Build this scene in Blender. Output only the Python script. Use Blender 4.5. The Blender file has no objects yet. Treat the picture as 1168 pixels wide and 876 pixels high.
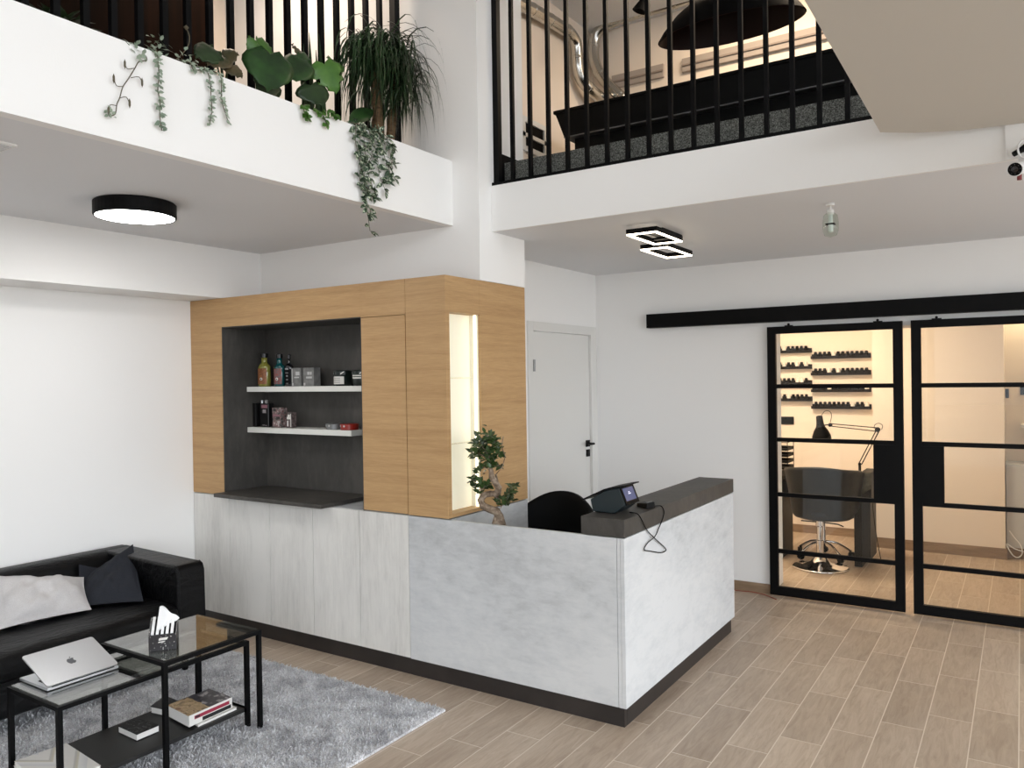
import bpy, bmesh, math, random
from mathutils import Vector, Matrix
random.seed(7)
R=math.radians; PI=math.pi
S=bpy.context.scene; COL=S.collection
WORLD_STR=2.85; EXPO=0.0
# ------------------------------------------------------------------ camera solve
CAM=Vector((4.99825,-3.48491,1.72)); F=897.21
def cam_axes(yaw,pitch,roll):
    y,p,r=R(yaw),R(pitch),R(roll)
    fw=Vector((-math.sin(y)*math.cos(p),math.cos(y)*math.cos(p),math.sin(p)))
    ri=Vector((math.cos(y),math.sin(y),0)); up=ri.cross(fw)
    return ri*math.cos(r)+up*math.sin(r), -ri*math.sin(r)+up*math.cos(r), fw
AX=cam_axes(32.9438,-0.4663,-0.858)
cd=bpy.data.cameras.new('camera'); cam=bpy.data.objects.new('camera',cd); COL.objects.link(cam)
m=Matrix((AX[0],AX[1],-AX[2])).transposed().to_4x4(); m.translation=CAM; cam.matrix_world=m
cd.sensor_width=36; cd.lens=F*36/1168; cd.clip_start=.05; S.camera=cam
def P(px,py,**k):
    """measured photo point -> the place where its sight line meets the known plane x=, y= or z="""
    a,v=list(k.items())[0]; i='xyz'.index(a)
    r=AX[0]*((px-584)/F)-AX[1]*((py-438)/F)+AX[2]
    return CAM+r*((v-CAM[i])/r[i])
# ------------------------------------------------------------------ materials
def lin(c):
    f=lambda u:(u/12.92 if u<=.04045 else ((u+.055)/1.055)**2.4)
    return tuple(f(x/255) for x in c)+(1,)
MATS={}
def mat(name,rgb=(200,200,200),rough=.5,metal=0,spec=.5,emit=None,estr=0,coat=0,bump=0,bscale=200):
    if name in MATS: return MATS[name]
    M=bpy.data.materials.new(name); M.use_nodes=True; MATS[name]=M
    b=M.node_tree.nodes['Principled BSDF']
    b.inputs['Base Color'].default_value=lin(rgb); b.inputs['Roughness'].default_value=rough
    b.inputs['Metallic'].default_value=metal; b.inputs['Specular IOR Level'].default_value=spec
    b.inputs['Coat Weight'].default_value=coat
    if emit: b.inputs['Emission Color'].default_value=lin(emit); b.inputs['Emission Strength'].default_value=estr
    if bump:
        n=G(M); t=n.tc(); no=n.noise(t,bscale,3); n.bump(no,bump)
    return M
class G:
    def __init__(s,M): s.t=M.node_tree; s.b=s.t.nodes['Principled BSDF']
    def n(s,k,**kw):
        o=s.t.nodes.new(k)
        for a,v in kw.items(): setattr(o,a,v)
        return o
    def l(s,a,b): s.t.links.new(a,b)
    def tc(s,scale=None):
        o=s.n('ShaderNodeNewGeometry').outputs['Position']
        if scale:
            mp=s.n('ShaderNodeMapping'); mp.inputs['Scale'].default_value=scale; s.l(o,mp.inputs['Vector']); o=mp.outputs[0]
        return o
    def noise(s,v,scale,detail=4,rough=.5,dist=0):
        o=s.n('ShaderNodeTexNoise'); s.l(v,o.inputs['Vector']); o.inputs['Scale'].default_value=scale
        o.inputs['Detail'].default_value=detail; o.inputs['Roughness'].default_value=rough; o.inputs['Distortion'].default_value=dist
        return o.outputs['Fac']
    def ramp(s,f,stops):
        o=s.n('ShaderNodeValToRGB'); s.l(f,o.inputs[0]); e=o.color_ramp.elements
        while len(e)<len(stops): e.new(.5)
        for q,(p,c) in zip(e,stops): q.position=p; q.color=lin(c)
        return o.outputs[0]
    def mix(s,f,a,b,mode='MIX'):
        o=s.n('ShaderNodeMix',data_type='RGBA',blend_type=mode)
        for i,v in ((0,f),(6,a),(7,b)):
            if hasattr(v,'is_output'): s.l(v,o.inputs[i])
            else: o.inputs[i].default_value=v
        return o.outputs[2]
    def math(s,op,a,b=0):
        o=s.n('ShaderNodeMath',operation=op)
        for i,v in ((0,a),(1,b)):
            if hasattr(v,'is_output'): s.l(v,o.inputs[i])
            else: o.inputs[i].default_value=v
        return o.outputs[0]
    def bump(s,h,strength,dist=.01):
        o=s.n('ShaderNodeBump'); o.inputs['Strength'].default_value=strength; o.inputs['Distance'].default_value=dist
        s.l(h,o.inputs['Height']); s.l(o.outputs[0],s.b.inputs['Normal'])
    def base(s,c): s.l(c,s.b.inputs['Base Color'])
def noisy(name,stops,scale,stretch=(1,1,1),rough=.5,detail=6,bump=0,spec=.5,dist=0,nr=.6):
    M=mat(name,rough=rough,spec=spec); g=G(M); v=g.tc(stretch); f=g.noise(v,scale,detail,nr,dist); g.base(g.ramp(f,stops))
    if bump: g.bump(f,bump)
    return M
def plaster(name,rgb):
    M=mat(name,rgb,rough=.85,spec=.25); g=G(M); g.bump(g.noise(g.tc(),140,3),.04); return M
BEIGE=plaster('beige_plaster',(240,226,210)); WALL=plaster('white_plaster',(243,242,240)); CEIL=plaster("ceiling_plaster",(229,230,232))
def m_floor():
    M=mat('wood_look_tile',rough=.42,spec=.45); g=G(M)
    sep=g.n('ShaderNodeSeparateXYZ'); g.l(g.tc(),sep.inputs[0]); x,y=sep.outputs[0],sep.outputs[1]
    u=g.math('DIVIDE',g.math('SUBTRACT',x,.0205),.1905); row=g.math('FLOOR',u); fu=g.math('FRACT',u)
    v=g.math('DIVIDE',g.math('SUBTRACT',g.math('SUBTRACT',y,g.math('MULTIPLY',row,.207)),.105-17*.207),.62)
    cv=g.math('FLOOR',v); fv=g.math('FRACT',v)
    cmb=g.n('ShaderNodeCombineXYZ'); g.l(row,cmb.inputs[0]); g.l(cv,cmb.inputs[1])
    wn=g.n('ShaderNodeTexWhiteNoise',noise_dimensions='2D'); g.l(cmb.outputs[0],wn.inputs['Vector'])
    # grain: stretched along the plank, shifted per plank
    add=g.n('ShaderNodeVectorMath',operation='MULTIPLY_ADD'); g.l(wn.outputs['Color'],add.inputs[0]); add.inputs[1].default_value=(9,9,9); g.l(g.tc((1,.13,1)),add.inputs[2])
    gr=g.noise(add.outputs[0],34,9,.68,1.1); bl=g.noise(add.outputs[0],5,4,.6,.3)
    c=g.ramp(gr,[(.30,(150,131,113)),(.5,(182,165,147)),(.70,(203,187,170))])
    c2=g.ramp(bl,[(.3,(160,143,125)),(.7,(196,180,162))])
    c=g.mix(.45,c,c2); tone=g.ramp(wn.outputs['Value'],[(0,(226,221,216)),(1,(255,252,248))]); c=g.mix(.75,c,tone,'MULTIPLY')
    eu=g.math('MINIMUM',fu,g.math('SUBTRACT',1,fu)); ev=g.math('MINIMUM',fv,g.math('SUBTRACT',1,fv))
    gu=g.math('LESS_THAN',eu,.0024/.1905); gv=g.math('LESS_THAN',ev,.0022/.62); gg=g.math('MAXIMUM',gu,gv)
    c=g.mix(gg,c,lin((214,202,185))); g.base(c)
    g.bump(g.math('SUBTRACT',g.math('MULTIPLY',gr,.15),gg),.12,.004)
    return M
FLOOR=m_floor()
def m_conc(name,stretch,lo,mid,hi,sc=3.2,rough=.5):
    M=mat(name,rough=rough,spec=.35); g=G(M)
    a=g.noise(g.tc(stretch),sc*.5,5,.55,.35); b=g.noise(g.tc(tuple(q*2.6 for q in stretch)),sc*1.5,9,.72,.25); d=g.noise(g.tc(tuple(q*q*9 for q in stretch)),sc*1.2,5,.6)
    f=g.math('ADD',g.math('ADD',g.math('MULTIPLY',a,.5),g.math('MULTIPLY',b,.34)),g.math('MULTIPLY',d,.16))
    g.base(g.ramp(f,[(.36,lo),(.48,mid),(.58,hi)])); return M
CONC_V=m_conc('light_concrete_vertical',(1.5,1.5,.34),(194,192,187),(219,217,212),(230,228,223))
CONC_H=m_conc('light_concrete_horizontal',(.6,.6,1.2),(176,178,179),(200,202,203),(212,213,213))
DCONC=m_conc('dark_concrete',(1,1,.7),(58,55,51),(72,69,65),(86,82,77),3.5,.5)
DNICHE=m_conc('niche_dark_concrete',(1,1,.5),(58,56,53),(70,68,65),(84,81,77),2.6,.6)
PLINTH=noisy('black_brown_plinth',[(.3,(36,32,31)),(.7,(50,45,43))],6,(1,1,1),.45)
def m_oak(name,along):
    M=mat(name,rough=.48,spec=.35); g=G(M)
    st={'x':(.22,.22,4.5),'z':(4.5,4.5,.22)}[along]
    a=g.noise(g.tc(st),5.0,9,.66,.55); b=g.noise(g.tc(tuple(q*3 for q in st)),16,6,.7)
    c=g.ramp(a,[(.26,(162,124,81)),(.44,(185,147,100)),(.58,(199,161,113)),(.8,(164,127,82))])
    d=g.ramp(b,[(.34,(152,120,82)),(.66,(196,162,120))])
    g.base(g.mix(.35,c,d)); g.bump(b,.05,.002); return M
OAK=m_oak('oak_grain','x')
BLACK=mat('black_powder_coat',(8,8,9),rough=.5,spec=.12)
BLACKM=mat('black_matt',(7,7,8),rough=.7,spec=.1)
WHITEL=mat('white_laminate',(228,228,222),rough=.4)
WHITED=mat('white_door_paint',(226,225,221),rough=.4)
CHROME=mat('chrome',(225,225,228),rough=.08,metal=1)
DUCT=mat('galvanised_steel',(196,194,188),rough=.22,metal=1)
SILVER=mat('silver_aluminium',(205,207,210),rough=.33,metal=.85)
def m_leather():
    M=mat('black_leather',(11,11,12),rough=.38,spec=.2); g=G(M)
    a=g.noise(g.tc((1,.35,1)),16,5,.6,1.2); b=g.noise(g.tc(),260,2)
    g.bump(g.math('ADD',a,g.math('MULTIPLY',b,.05)),.55,.02); return M
LEATHER=m_leather()
def fabric(name,a,b):
    M=mat(name,rough=.92,spec=.15); g=G(M); f=g.noise(g.tc(),380,2); w=g.noise(g.tc(),12,4,.6,.8)
    g.base(g.ramp(f,[(.35,a),(.65,b)])); g.bump(g.math('ADD',g.math('MULTIPLY',f,.12),w),.3,.012); return M
CUSHG=fabric('light_grey_linen',(186,183,182),(206,203,202)); CUSHB=fabric('charcoal_cotton',(36,38,43),(48,50,56))
def m_glass(name,ior,tint,rough=0):
    M=bpy.data.materials.new(name); M.use_nodes=True; t=M.node_tree; t.nodes.clear()
    o=t.nodes.new('ShaderNodeOutputMaterial'); mx=t.nodes.new('ShaderNodeMixShader'); fr=t.nodes.new('ShaderNodeFresnel')
    gm=t.nodes.new('ShaderNodeNewGeometry'); mm=t.nodes.new('ShaderNodeMix'); mm.inputs[2].default_value=ior; mm.inputs[3].default_value=1/ior
    t.links.new(gm.outputs['Backfacing'],mm.inputs[0]); t.links.new(mm.outputs[0],fr.inputs[0]); tr=t.nodes.new('ShaderNodeBsdfTransparent'); tr.inputs[0].default_value=lin(tint)
    gl=t.nodes.new('ShaderNodeBsdfGlossy'); gl.inputs['Roughness'].default_value=rough
    t.links.new(fr.outputs[0],mx.inputs[0]); t.links.new(tr.outputs[0],mx.inputs[1]); t.links.new(gl.outputs[0],mx.inputs[2]); t.links.new(mx.outputs[0],o.inputs[0])
    return M
GLASS=m_glass('clear_glass',1.45,(250,251,250)); TGLASS=m_glass('table_glass',4.2,(236,238,234)); BGLASS=m_glass('bulb_glass',1.35,(240,244,240))
CARPET=noisy('grey_speckled_carpet',[(.3,(48,49,46)),(.5,(98,99,94)),(.7,(158,159,153))],170,(1,1,1),.95,3,.4,.1)
def m_rug():
    M=mat('grey_shag',rough=.95,spec=.1); g=G(M); a=g.noise(g.tc(),150,2); b=g.noise(g.tc(),7,4,.6,.5)
    c=g.ramp(a,[(.3,(172,172,174)),(.5,(210,210,212)),(.7,(238,238,239))]); d=g.ramp(b,[(.35,(205,205,207)),(.6,(255,255,255))])
    g.base(g.mix(1.0,c,d,'MULTIPLY')); return M
RUG=m_rug()
def leafm(name,a,b,rough=.4): return noisy(name,[(.35,a),(.65,b)],9,(1,1,1),rough,3)
LG=leafm('leaf_green',(24,48,20),(42,76,32)); LB=leafm('leaf_bright_green',(50,90,28),(76,116,44)); LD=leafm('leaf_dark_green',(24,42,20),(42,64,32))
LBR=leafm('leaf_bronze_green',(44,52,30),(88,74,50)); LPALM=leafm('leaf_palm',(26,46,26),(50,76,42)); LP=leafm('leaf_pale_grey_green',(118,134,116),(168,180,160),.6)
LV=noisy('leaf_variegated',[(.46,(40,64,44)),(.54,(70,92,66)),(.62,(206,214,190))],70,(1,1,1),.5,2)
BARK=noisy('bark_grey_brown',[(.3,(84,68,54)),(.5,(132,114,96)),(.7,(176,160,142))],36,(1,1,1),.85,6,.5)
BARKP=noisy('palm_trunk_bark',[(.3,(70,52,34)),(.7,(128,100,70))],30,(1,1,3),.85,5,.4)
STEM=mat('stem_brown',(88,80,62),rough=.7); SOIL=noisy('potting_soil',[(.3,(30,22,16)),(.7,(62,48,36))],60,(1,1,1),.95,4,.4)
# ------------------------------------------------------------------ mesh helpers
class MB:
    def __init__(s): s.v=[]; s.f=[]
    def add(s,vs,fs):
        o=len(s.v); s.v+=[Vector(v) for v in vs]; s.f+=[tuple(i+o for i in f) for f in fs]; return s
    def box(s,x0,x1,y0,y1,z0,z1):
        vs=[(x,y,z) for z in (z0,z1) for y in (y0,y1) for x in (x0,x1)]
        return s.add(vs,[(0,2,3,1),(4,5,7,6),(0,1,5,4),(2,6,7,3),(0,4,6,2),(1,3,7,5)])
    def hexa(s,b,t):   # bottom ring, top ring (4 each, counter-clockwise)
        return s.add(list(b)+list(t),[(3,2,1,0),(4,5,6,7)]+[(i,(i+1)%4,(i+1)%4+4,i+4) for i in range(4)])
    def prism(s,pts,d):  # polygon extruded along vector d
        n=len(pts); d=Vector(d); pts=[Vector(p) for p in pts]
        nor=(pts[1]-pts[0]).cross(pts[2]-pts[1])
        vs=pts+[p+d for p in pts]; fs=[tuple(range(n))[::-1],tuple(range(n,2*n))]+[(i,(i+1)%n,(i+1)%n+n,i+n) for i in range(n)]
        return s.add(vs,fs)
    def bar(s,p,q,w,h=None,up=(0,0,1)):
        p,q=Vector(p),Vector(q); h=h or w; d=(q-p).normalized(); u=Vector(up)
        if abs(d.dot(u))>.95: u=Vector((1,0,0))
        a=d.cross(u).normalized()*w/2; b=a.normalized().cross(d).normalized()*h/2
        return s.hexa([p-a-b,p+a-b,p+a+b,p-a+b],[q-a-b,q+a-b,q+a+b,q-a+b])
    def tube(s,pts,r,n=8,cap=True):
        pts=[Vector(p) for p in pts]; k=len(pts); rs=r if hasattr(r,'__len__') else [r]*k
        t=[(pts[min(i+1,k-1)]-pts[max(i-1,0)]).normalized() for i in range(k)]
        u=t[0].orthogonal().normalized(); vs=[]
        for i in range(k):
            u=(u-t[i]*u.dot(t[i])).normalized(); w=t[i].cross(u)
            for j in range(n):
                a=2*PI*j/n; vs.append(pts[i]+(u*math.cos(a)+w*math.sin(a))*rs[i])
        fs=[(i*n+j,i*n+(j+1)%n,(i+1)*n+(j+1)%n,(i+1)*n+j) for i in range(k-1) for j in range(n)]
        if cap: fs+=[tuple(range(n))[::-1],tuple(range((k-1)*n,k*n))]
        return s.add(vs,fs)
    def lathe(s,prof,c=(0,0,0),n=24,sx=1,sy=1,axis=None):
        c=Vector(c); vs=[]; k=len(prof); M=Matrix.Identity(3)
        if axis is not None: M=Vector((0,0,1)).rotation_difference(Vector(axis)).to_matrix()
        for r,z in prof:
            for j in range(n):
                a=2*PI*j/n; vs.append(c+M@Vector((r*sx*math.cos(a),r*sy*math.sin(a),z)))
        fs=[(i*n+j,i*n+(j+1)%n,(i+1)*n+(j+1)%n,(i+1)*n+j) for i in range(k-1) for j in range(n)]
        if prof[0][0]>1e-5: fs.append(tuple(range(n))[::-1])
        if prof[-1][0]>1e-5: fs.append(tuple(range((k-1)*n,k*n)))
        return s.add(vs,fs)
    def grid(s,fn,nu,nv):
        vs=[fn(i/nu,j/nv) for j in range(nv+1) for i in range(nu+1)]
        return s.add(vs,[(j*(nu+1)+i,j*(nu+1)+i+1,(j+1)*(nu+1)+i+1,(j+1)*(nu+1)+i) for j in range(nv) for i in range(nu)])
    def leaf(s,b,d,up,L,W,curl=.2,n=4,shape='oval',fold=.15):
        b=Vector(b); d=Vector(d).normalized(); up=Vector(up); sd=d.cross(up)
        if sd.length<1e-3: sd=d.orthogonal()
        sd.normalize(); nn=sd.cross(d).normalized(); vs=[]
        for i in range(n+1):
            t=i/n
            if shape=='oval': w=math.sin(PI*min(1,max(0,.06+.94*t)))**.8 if 0<t<1 else 0.02
            elif shape=='strap': w=(min(1,t*8+.4))*(1-t**3)
            else: w=[.62,.98,1.0,.8,.46,.03][min(5,int(round(t*5)))]
            c=b+d*(L*t)+nn*(-curl*L*t*t)
            vs+= [c-sd*(W/2*w)+nn*(fold*W*w*.5),c,c+sd*(W/2*w)+nn*(fold*W*w*.5)]
        return s.add(vs,[(i*3+j,i*3+j+1,i*3+j+4,i*3+j+3) for i in range(n) for j in range(2)])
    def build(s,name,material,parent=None,origin=None,smooth=False,bevel=0,seg=2,solid=0,subd=0,local=False):
        root=parent
        while root is not None and root.parent is not None: root=root.parent
        o0=Vector((0,0,0)) if local else (root.location.copy() if root is not None else Vector(origin) if origin is not None else None)
        if o0 is None:
            xs=[v.x for v in s.v]; ys=[v.y for v in s.v]; zs=[v.z for v in s.v]; o0=Vector(((min(xs)+max(xs))/2,(min(ys)+max(ys))/2,min(zs)))
        me=bpy.data.meshes.new(name); me.from_pydata([v-o0 for v in s.v],[],s.f); me.validate()
        bm=bmesh.new(); bm.from_mesh(me); bmesh.ops.recalc_face_normals(bm,faces=bm.faces) if not solid and not getattr(s,'raw',0) else None; bm.to_mesh(me); bm.free()
        me.materials.append(material)
        if smooth:
            for p in me.polygons: p.use_smooth=True
        o=bpy.data.objects.new(name,me); COL.objects.link(o)
        if parent is not None: o.parent=parent
        elif not local: o.location=o0
        if solid: md=o.modifiers.new('solid','SOLIDIFY'); md.thickness=solid; md.offset=0
        if bevel: md=o.modifiers.new('bevel','BEVEL'); md.width=bevel; md.segments=seg; md.limit_method='ANGLE'; md.angle_limit=R(40)
        if subd: md=o.modifiers.new('subd','SUBSURF'); md.levels=subd; md.render_levels=subd
        if smooth and bevel:
            md=o.modifiers.new('wn','WEIGHTED_NORMAL')
        return o
def thing(name,label,cat,loc,group=None,rz=0):
    o=bpy.data.objects.new(name,None); COL.objects.link(o); o.location=loc; o.rotation_euler=(0,0,rz); o.empty_display_size=.05
    o['label']=label; o['category']=cat
    if group: o['group']=group
    return o
def tag(o,label,cat,group=None,kind=None):
    o['label']=label; o['category']=cat
    if group: o['group']=group
    if kind: o['kind']=kind
    return o
def struct(name,mb,material,**kw):
    o=mb.build(name,material,**kw); o['kind']='structure'; o['label']=kw.get('label',name.replace('_',' ')); return o
def sbox(name,material,*b,label=None):
    o=MB().box(*b).build(name,material); o['kind']='structure'
    if label: o['label']=label
    return o
def B(*b): return MB().box(*b)
def dup(root,loc,label,group=None):
    r=root.copy(); COL.objects.link(r); r.location=loc; r['label']=label
    if group: r['group']=group
    for ch in list(root.children):
        c=ch.copy(); COL.objects.link(c); c.parent=r
        for g in list(ch.children):
            d=g.copy(); COL.objects.link(d); d.parent=c
    return r
# ================================================================== THE SETTING
YB=2.746; XW=1.854; YP=.492; YW=.341; XP=2.108; XC=2.304
ZCL=2.647; ZCR=2.608; ZTOP=4.72; YS=-7.5; XE=9.0
sbox('floor',FLOOR,-.2,XE,YS,5.6,-.1,0,label='wood-look tile floor with pale grout lines')
sbox('wall_left',WALL,-.2,0,YS,.9,0,ZTOP,label='white wall behind the black sofa')
sbox('trim_1',WALL,0,.35,YS,YW,2.302,ZCL,label='white boxed beam along the top of the left wall')
sbox('ceiling_mezzanine',CEIL,0,2.05,YS,YW,ZCL,2.90,label='grey-white underside of the planted gallery')
# parapet with a planting trough behind its lip
sbox('wall_parapet',WALL,2.05,XP,YS,YW,ZCL,3.039,label='white gallery parapet under the hanging plants')
sbox('trim_2',WALL,1.74,1.78,YS,YW-.001,2.9001,3.00,label='low inner edge of the planting trough')
o=B(1.78,2.05,-2.6,YW-.002,2.9005,2.985).build('planting_soil',SOIL); tag(o,'dark potting soil filling the trough behind the white parapet','soil',kind='stuff')
# wall over the oak unit and the pillar
sbox('wall_above_cabinet',WALL,-.2,XC,YW,.846,2.302,ZTOP,label='white wall and pillar rising above the oak unit')
sbox('wall_side',WALL,1.70,XW,.846,1.62,0,ZTOP,label='white wall left of the white door')
sbox('wall_over_door',WALL,1.70,XW,1.62,2.69,2.118,ZTOP,label='white wall above the white door')
sbox('wall_door_return',WALL,1.70,XW,2.69,YB+.4,0,ZTOP,label='narrow white wall right of the white door')
# back wall with the sliding door opening
OX0,OX1,OZ=3.335,5.25,2.05
sbox('wall_back',WALL,XW,OX0,YB,YB+.4,0,ZTOP,label='white back wall left of the sliding doors')
sbox('wall_back_top',WALL,OX0,OX1,YB,YB+.4,OZ,ZTOP,label='white back wall above the sliding doors')
sbox('wall_back_right',WALL,OX1,XE,YB,YB+.4,0,ZTOP,label='white back wall right of the sliding doors')
BASE=noisy('wood_look_base_tile',[(.3,(128,106,84)),(.7,(158,134,108))],14,(.3,.3,2),.45)
sbox('baseboard_back',BASE,XW,OX0,YB-.012,YB,0,.075,label='brown tile skirting along the back wall')
sbox('baseboard_side',BASE,XW,XW+.012,.86,1.58,0,.075)
# right gallery slab
sbox('ceiling_right',CEIL,XW,XE,YP,5.6,ZCR,2.885,label='grey-white ceiling over the reception with the square lamp')
sbox('wall_parapet_right',WALL,XC+.001,XE,YP-.02,YP,ZCR,2.885,label='white face of the right gallery edge')
sbox('wall_pillar_right',WALL,4.948,5.5,.455,.47,ZCR-.0,ZTOP,label='white pillar face behind the security camera')
sbox('floor_gallery',CARPET,XW+.001,XE,YP+.11,YB-.001,2.885,3.05,label='raised grey carpeted gallery floor')
sbox('baseboard_gallery',BLACKM,XC,XC+.015,YP+.08,.84,2.89,3.1)
sbox('ceiling_top',CEIL,-.2,XE,YS,3.2,ZTOP,ZTOP+.2,label='upper ceiling')
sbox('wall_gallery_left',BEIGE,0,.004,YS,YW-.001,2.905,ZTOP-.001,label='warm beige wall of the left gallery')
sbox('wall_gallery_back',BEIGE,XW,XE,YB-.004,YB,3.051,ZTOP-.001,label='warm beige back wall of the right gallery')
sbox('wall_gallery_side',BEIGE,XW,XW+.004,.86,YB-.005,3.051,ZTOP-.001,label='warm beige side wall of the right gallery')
# stair landing overhead: slab with a slightly curved far edge
mb=MB(); mb.prism([(4.497,.228,2.75),(4.62,.325,2.75),(4.8,.41,2.75),(5.015,.445,2.75),(5.6,.452,2.75),(6.4,.452,2.75),(6.4,-4.6,2.75),(4.52,-4.6,2.75)],(0,0,.22))
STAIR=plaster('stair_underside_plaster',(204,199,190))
o=mb.build('ceiling_landing',STAIR); o['kind']='structure'; o['label']='beige underside of the stair landing overhead'
# nail room behind the sliding doors
ROOMW=plaster('warm_room_plaster',(238,226,212))
sbox('wall_room_back',ROOMW,2.2,6.2,5.34,5.5,0,ZCR,label='cream back wall of the nail room')
sbox('wall_room_left',ROOMW,2.2,2.35,YB+.4,5.34,0,ZCR)
sbox('wall_room_right',ROOMW,6.0,6.2,YB+.4,5.34,0,ZCR)
sbox('wall_room_pier',ROOMW,3.767,4.863,4.93,5.34,0,ZCR,label='cream pier at the back of the nail room')
sbox('baseboard_room',BASE,2.35,3.755,5.328,5.34,0,.085)
sbox('baseboard_pier',BASE,3.755,4.875,4.918,4.93,0,.1)
sbox('baseboard_pier_side',BASE,3.755,3.767,4.93,5.328,0,.1)
# outside daylight openings: east and south fronts are glazed shopfronts (only their posts are built)
for i,(x,y) in enumerate([(XE-.1,-7.4),(XE-.1,-3.6),(XE-.1,.3),(5.2,-7.4),(3.6,-7.4)]):
    sbox('wall_shopfront_post',WALL,x-.06,x+.06,y-.06,y+.06,0,ZTOP)
sbox('wall_south_blocker',WALL,-.2,3.5,YS-.1,YS,0,ZTOP,label='unseen white wall added to block daylight haze on the glass doors')  # added out of view: blocks the sky glare mirrored in the sliding doors
sbox('floor_pavement',mat('paving_bounce_grey',(205,202,196),rough=.9),-30,40,-40,40,-.25,-.12,label='unseen pavement outside, lightened to bounce daylight upward')  # sunlight put into the paving colour, bouncing up onto the ceilings
# ------------------------------------------------------------------ white hinged door
d=B(XW-.045,XW-.01,1.667,2.615,.006,2.072).build('door_1',WHITED,bevel=.002); d['kind']='structure'; d['label']='white hinged door left of the back wall'
fr=MB().box(XW-.06,XW+.012,1.582,1.662,0,2.15).box(XW-.06,XW+.012,2.62,2.727,0,2.15).box(XW-.06,XW+.012,1.662,2.62,2.077,2.15)
f=fr.build('door_frame',WHITED,parent=d,bevel=.003)
h=MB().box(XW-.01,XW+.003,2.535,2.59,1.115,1.17); h.tube([(XW+.003,2.562,1.142),(XW+.05,2.562,1.142),(XW+.056,2.565,1.142),(XW+.056,2.44,1.142)],.0095); h.build('door_handle',BLACK,parent=d,smooth=False)
B(XW-.01,XW+.004,2.54,2.588,1.03,1.09).build('lock_plate',BLACK,parent=d)
for z in (.3,1.81): MB().lathe([(.009,-.045),(.009,.045)],(XW+.02,1.655,z),10).build('hinge',mat('hinge_steel',(150,150,150),rough=.4,metal=.6),parent=d)
# ------------------------------------------------------------------ sliding glass doors
YD0,YD1=2.69,2.725
MZ=[(1.607,1.638),(1.197,1.228),(.775,.806),(.338,.369)]
def sliding(name,x0,x1,lockside,label):
    z0,z1=.012,2.08; sw=.062
    d=MB().box(x0,x0+sw,YD0,YD1,z0,z1).box(x1-sw,x1,YD0,YD1,z0,z1).box(x0+sw,x1-sw,YD0,YD1,z1-.055,z1).box(x0+sw,x1-sw,YD0,YD1,z0,z0+.068).build(name,BLACK)
    d['kind']='structure'; d['label']=label
    for a,b in MZ: B(x0+sw,x1-sw,YD0+.005,YD1-.005,a,b).build('glazing_bar',BLACK,parent=d)
    g=B(x0+sw,x1-sw,2.704,2.710,z0+.068,z1-.055).build('glass_pane',GLASS,parent=d)
    lx=(x1-sw-.135,x1-sw) if lockside=='r' else (x0+sw,x0+sw+.135)
    B(lx[0],lx[1],YD0,YD1,MZ[2][1],MZ[1][0]).build('lock_panel',BLACK,parent=d)
    for x in (x0+.16,x1-.16):
        h=MB().box(x-.03,x+.03,2.70,2.715,z1,z1+.008).lathe([(.009,-.006),(.009,.006)],(x,2.70,z1+.014),12,axis=(0,1,0)); h.build('roller_hanger',BLACK,parent=d)
sliding('door_2',3.35,4.292,'r','black framed sliding glass door in front of the nail desk')
sliding('door_3',4.346,5.288,'l','black framed sliding glass door nearest the right edge')
o=B(2.364,6.2,2.66,2.742,2.117,2.232).build('trim_3',BLACK,bevel=.002); o['kind']='structure'; o['label']='black sliding track cover box above the glass doors'
# ================================================================== CABINETS
T=thing('base_cabinet','light concrete-look low cabinet under the oak unit with five plain doors','cabinet',(1.0,.4,0))
B(.002,2.008,.022,.84,.1,.925).build('body',CONC_V,T)
B(.002,2.012,.02,.84,.9255,.931).build('top_panel',CONC_H,T)
xs=[.0025,.399,.811,1.218,1.621,2.0105]
for a,b in zip(xs,xs[1:]): B(a+.0022,b-.0022,0,.02,.103,.929).build('door',CONC_V,T,bevel=.0012)
B(.002,2.0105,.02,.8,0,.1).build('plinth',PLINTH,T)
B(2.012,2.302,.03,.84,.1,.9285).build('side_panel',CONC_H,T)
T=thing('oak_wall_unit','tall oak unit with dark open niche standing on concrete cabinets','cabinet',(1.15,.4,.935))
ZB,ZT_=.935,2.30
fr=MB().box(.002,.345,0,.84,ZB,ZT_).box(.345,1.66,0,.84,2.10,ZT_).box(1.66,2.011,0,.84,2.095,ZT_).box(1.66,2.009,.022,.36,ZB,2.095)
fr.box(.345,2.009,.385,.84,ZB,2.10)
# corner post with the lit slot on its right side
fr.box(2.013,XC,0,.036,ZB,ZT_).box(2.013,XC,.332,.84,ZB,ZT_).box(2.013,XC,.036,.332,2.095,ZT_).box(2.013,XC,.036,.332,ZB,.955)
fr.build('carcass',OAK,T,bevel=.0012)
B(1.6625,2.0075,0,.02,ZB+.003,2.092).build('door',OAK,T,bevel=.0012)
ln=MB().box(.345,.351,.004,.385,.9315,2.10).box(1.654,1.66,.004,.385,.9315,2.10).box(.351,1.654,.37,.385,.9315,2.10).box(.351,1.654,.004,.37,2.094,2.10)
ln.build('niche_lining',DNICHE,T)
B(.352,1.39,-.09,.369,.9325,.958).build('niche_slab',DCONC,T,bevel=.002)
o=B(.352,1.653,.2,.369,1.646,1.682).build('shelf',WHITEL,T,bevel=.002); o['label']='upper white floating shelf'
o=B(.352,1.372,.2,.369,1.357,1.394).build('shelf',WHITEL,T,bevel=.002); o['label']='lower shorter white floating shelf'
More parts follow.
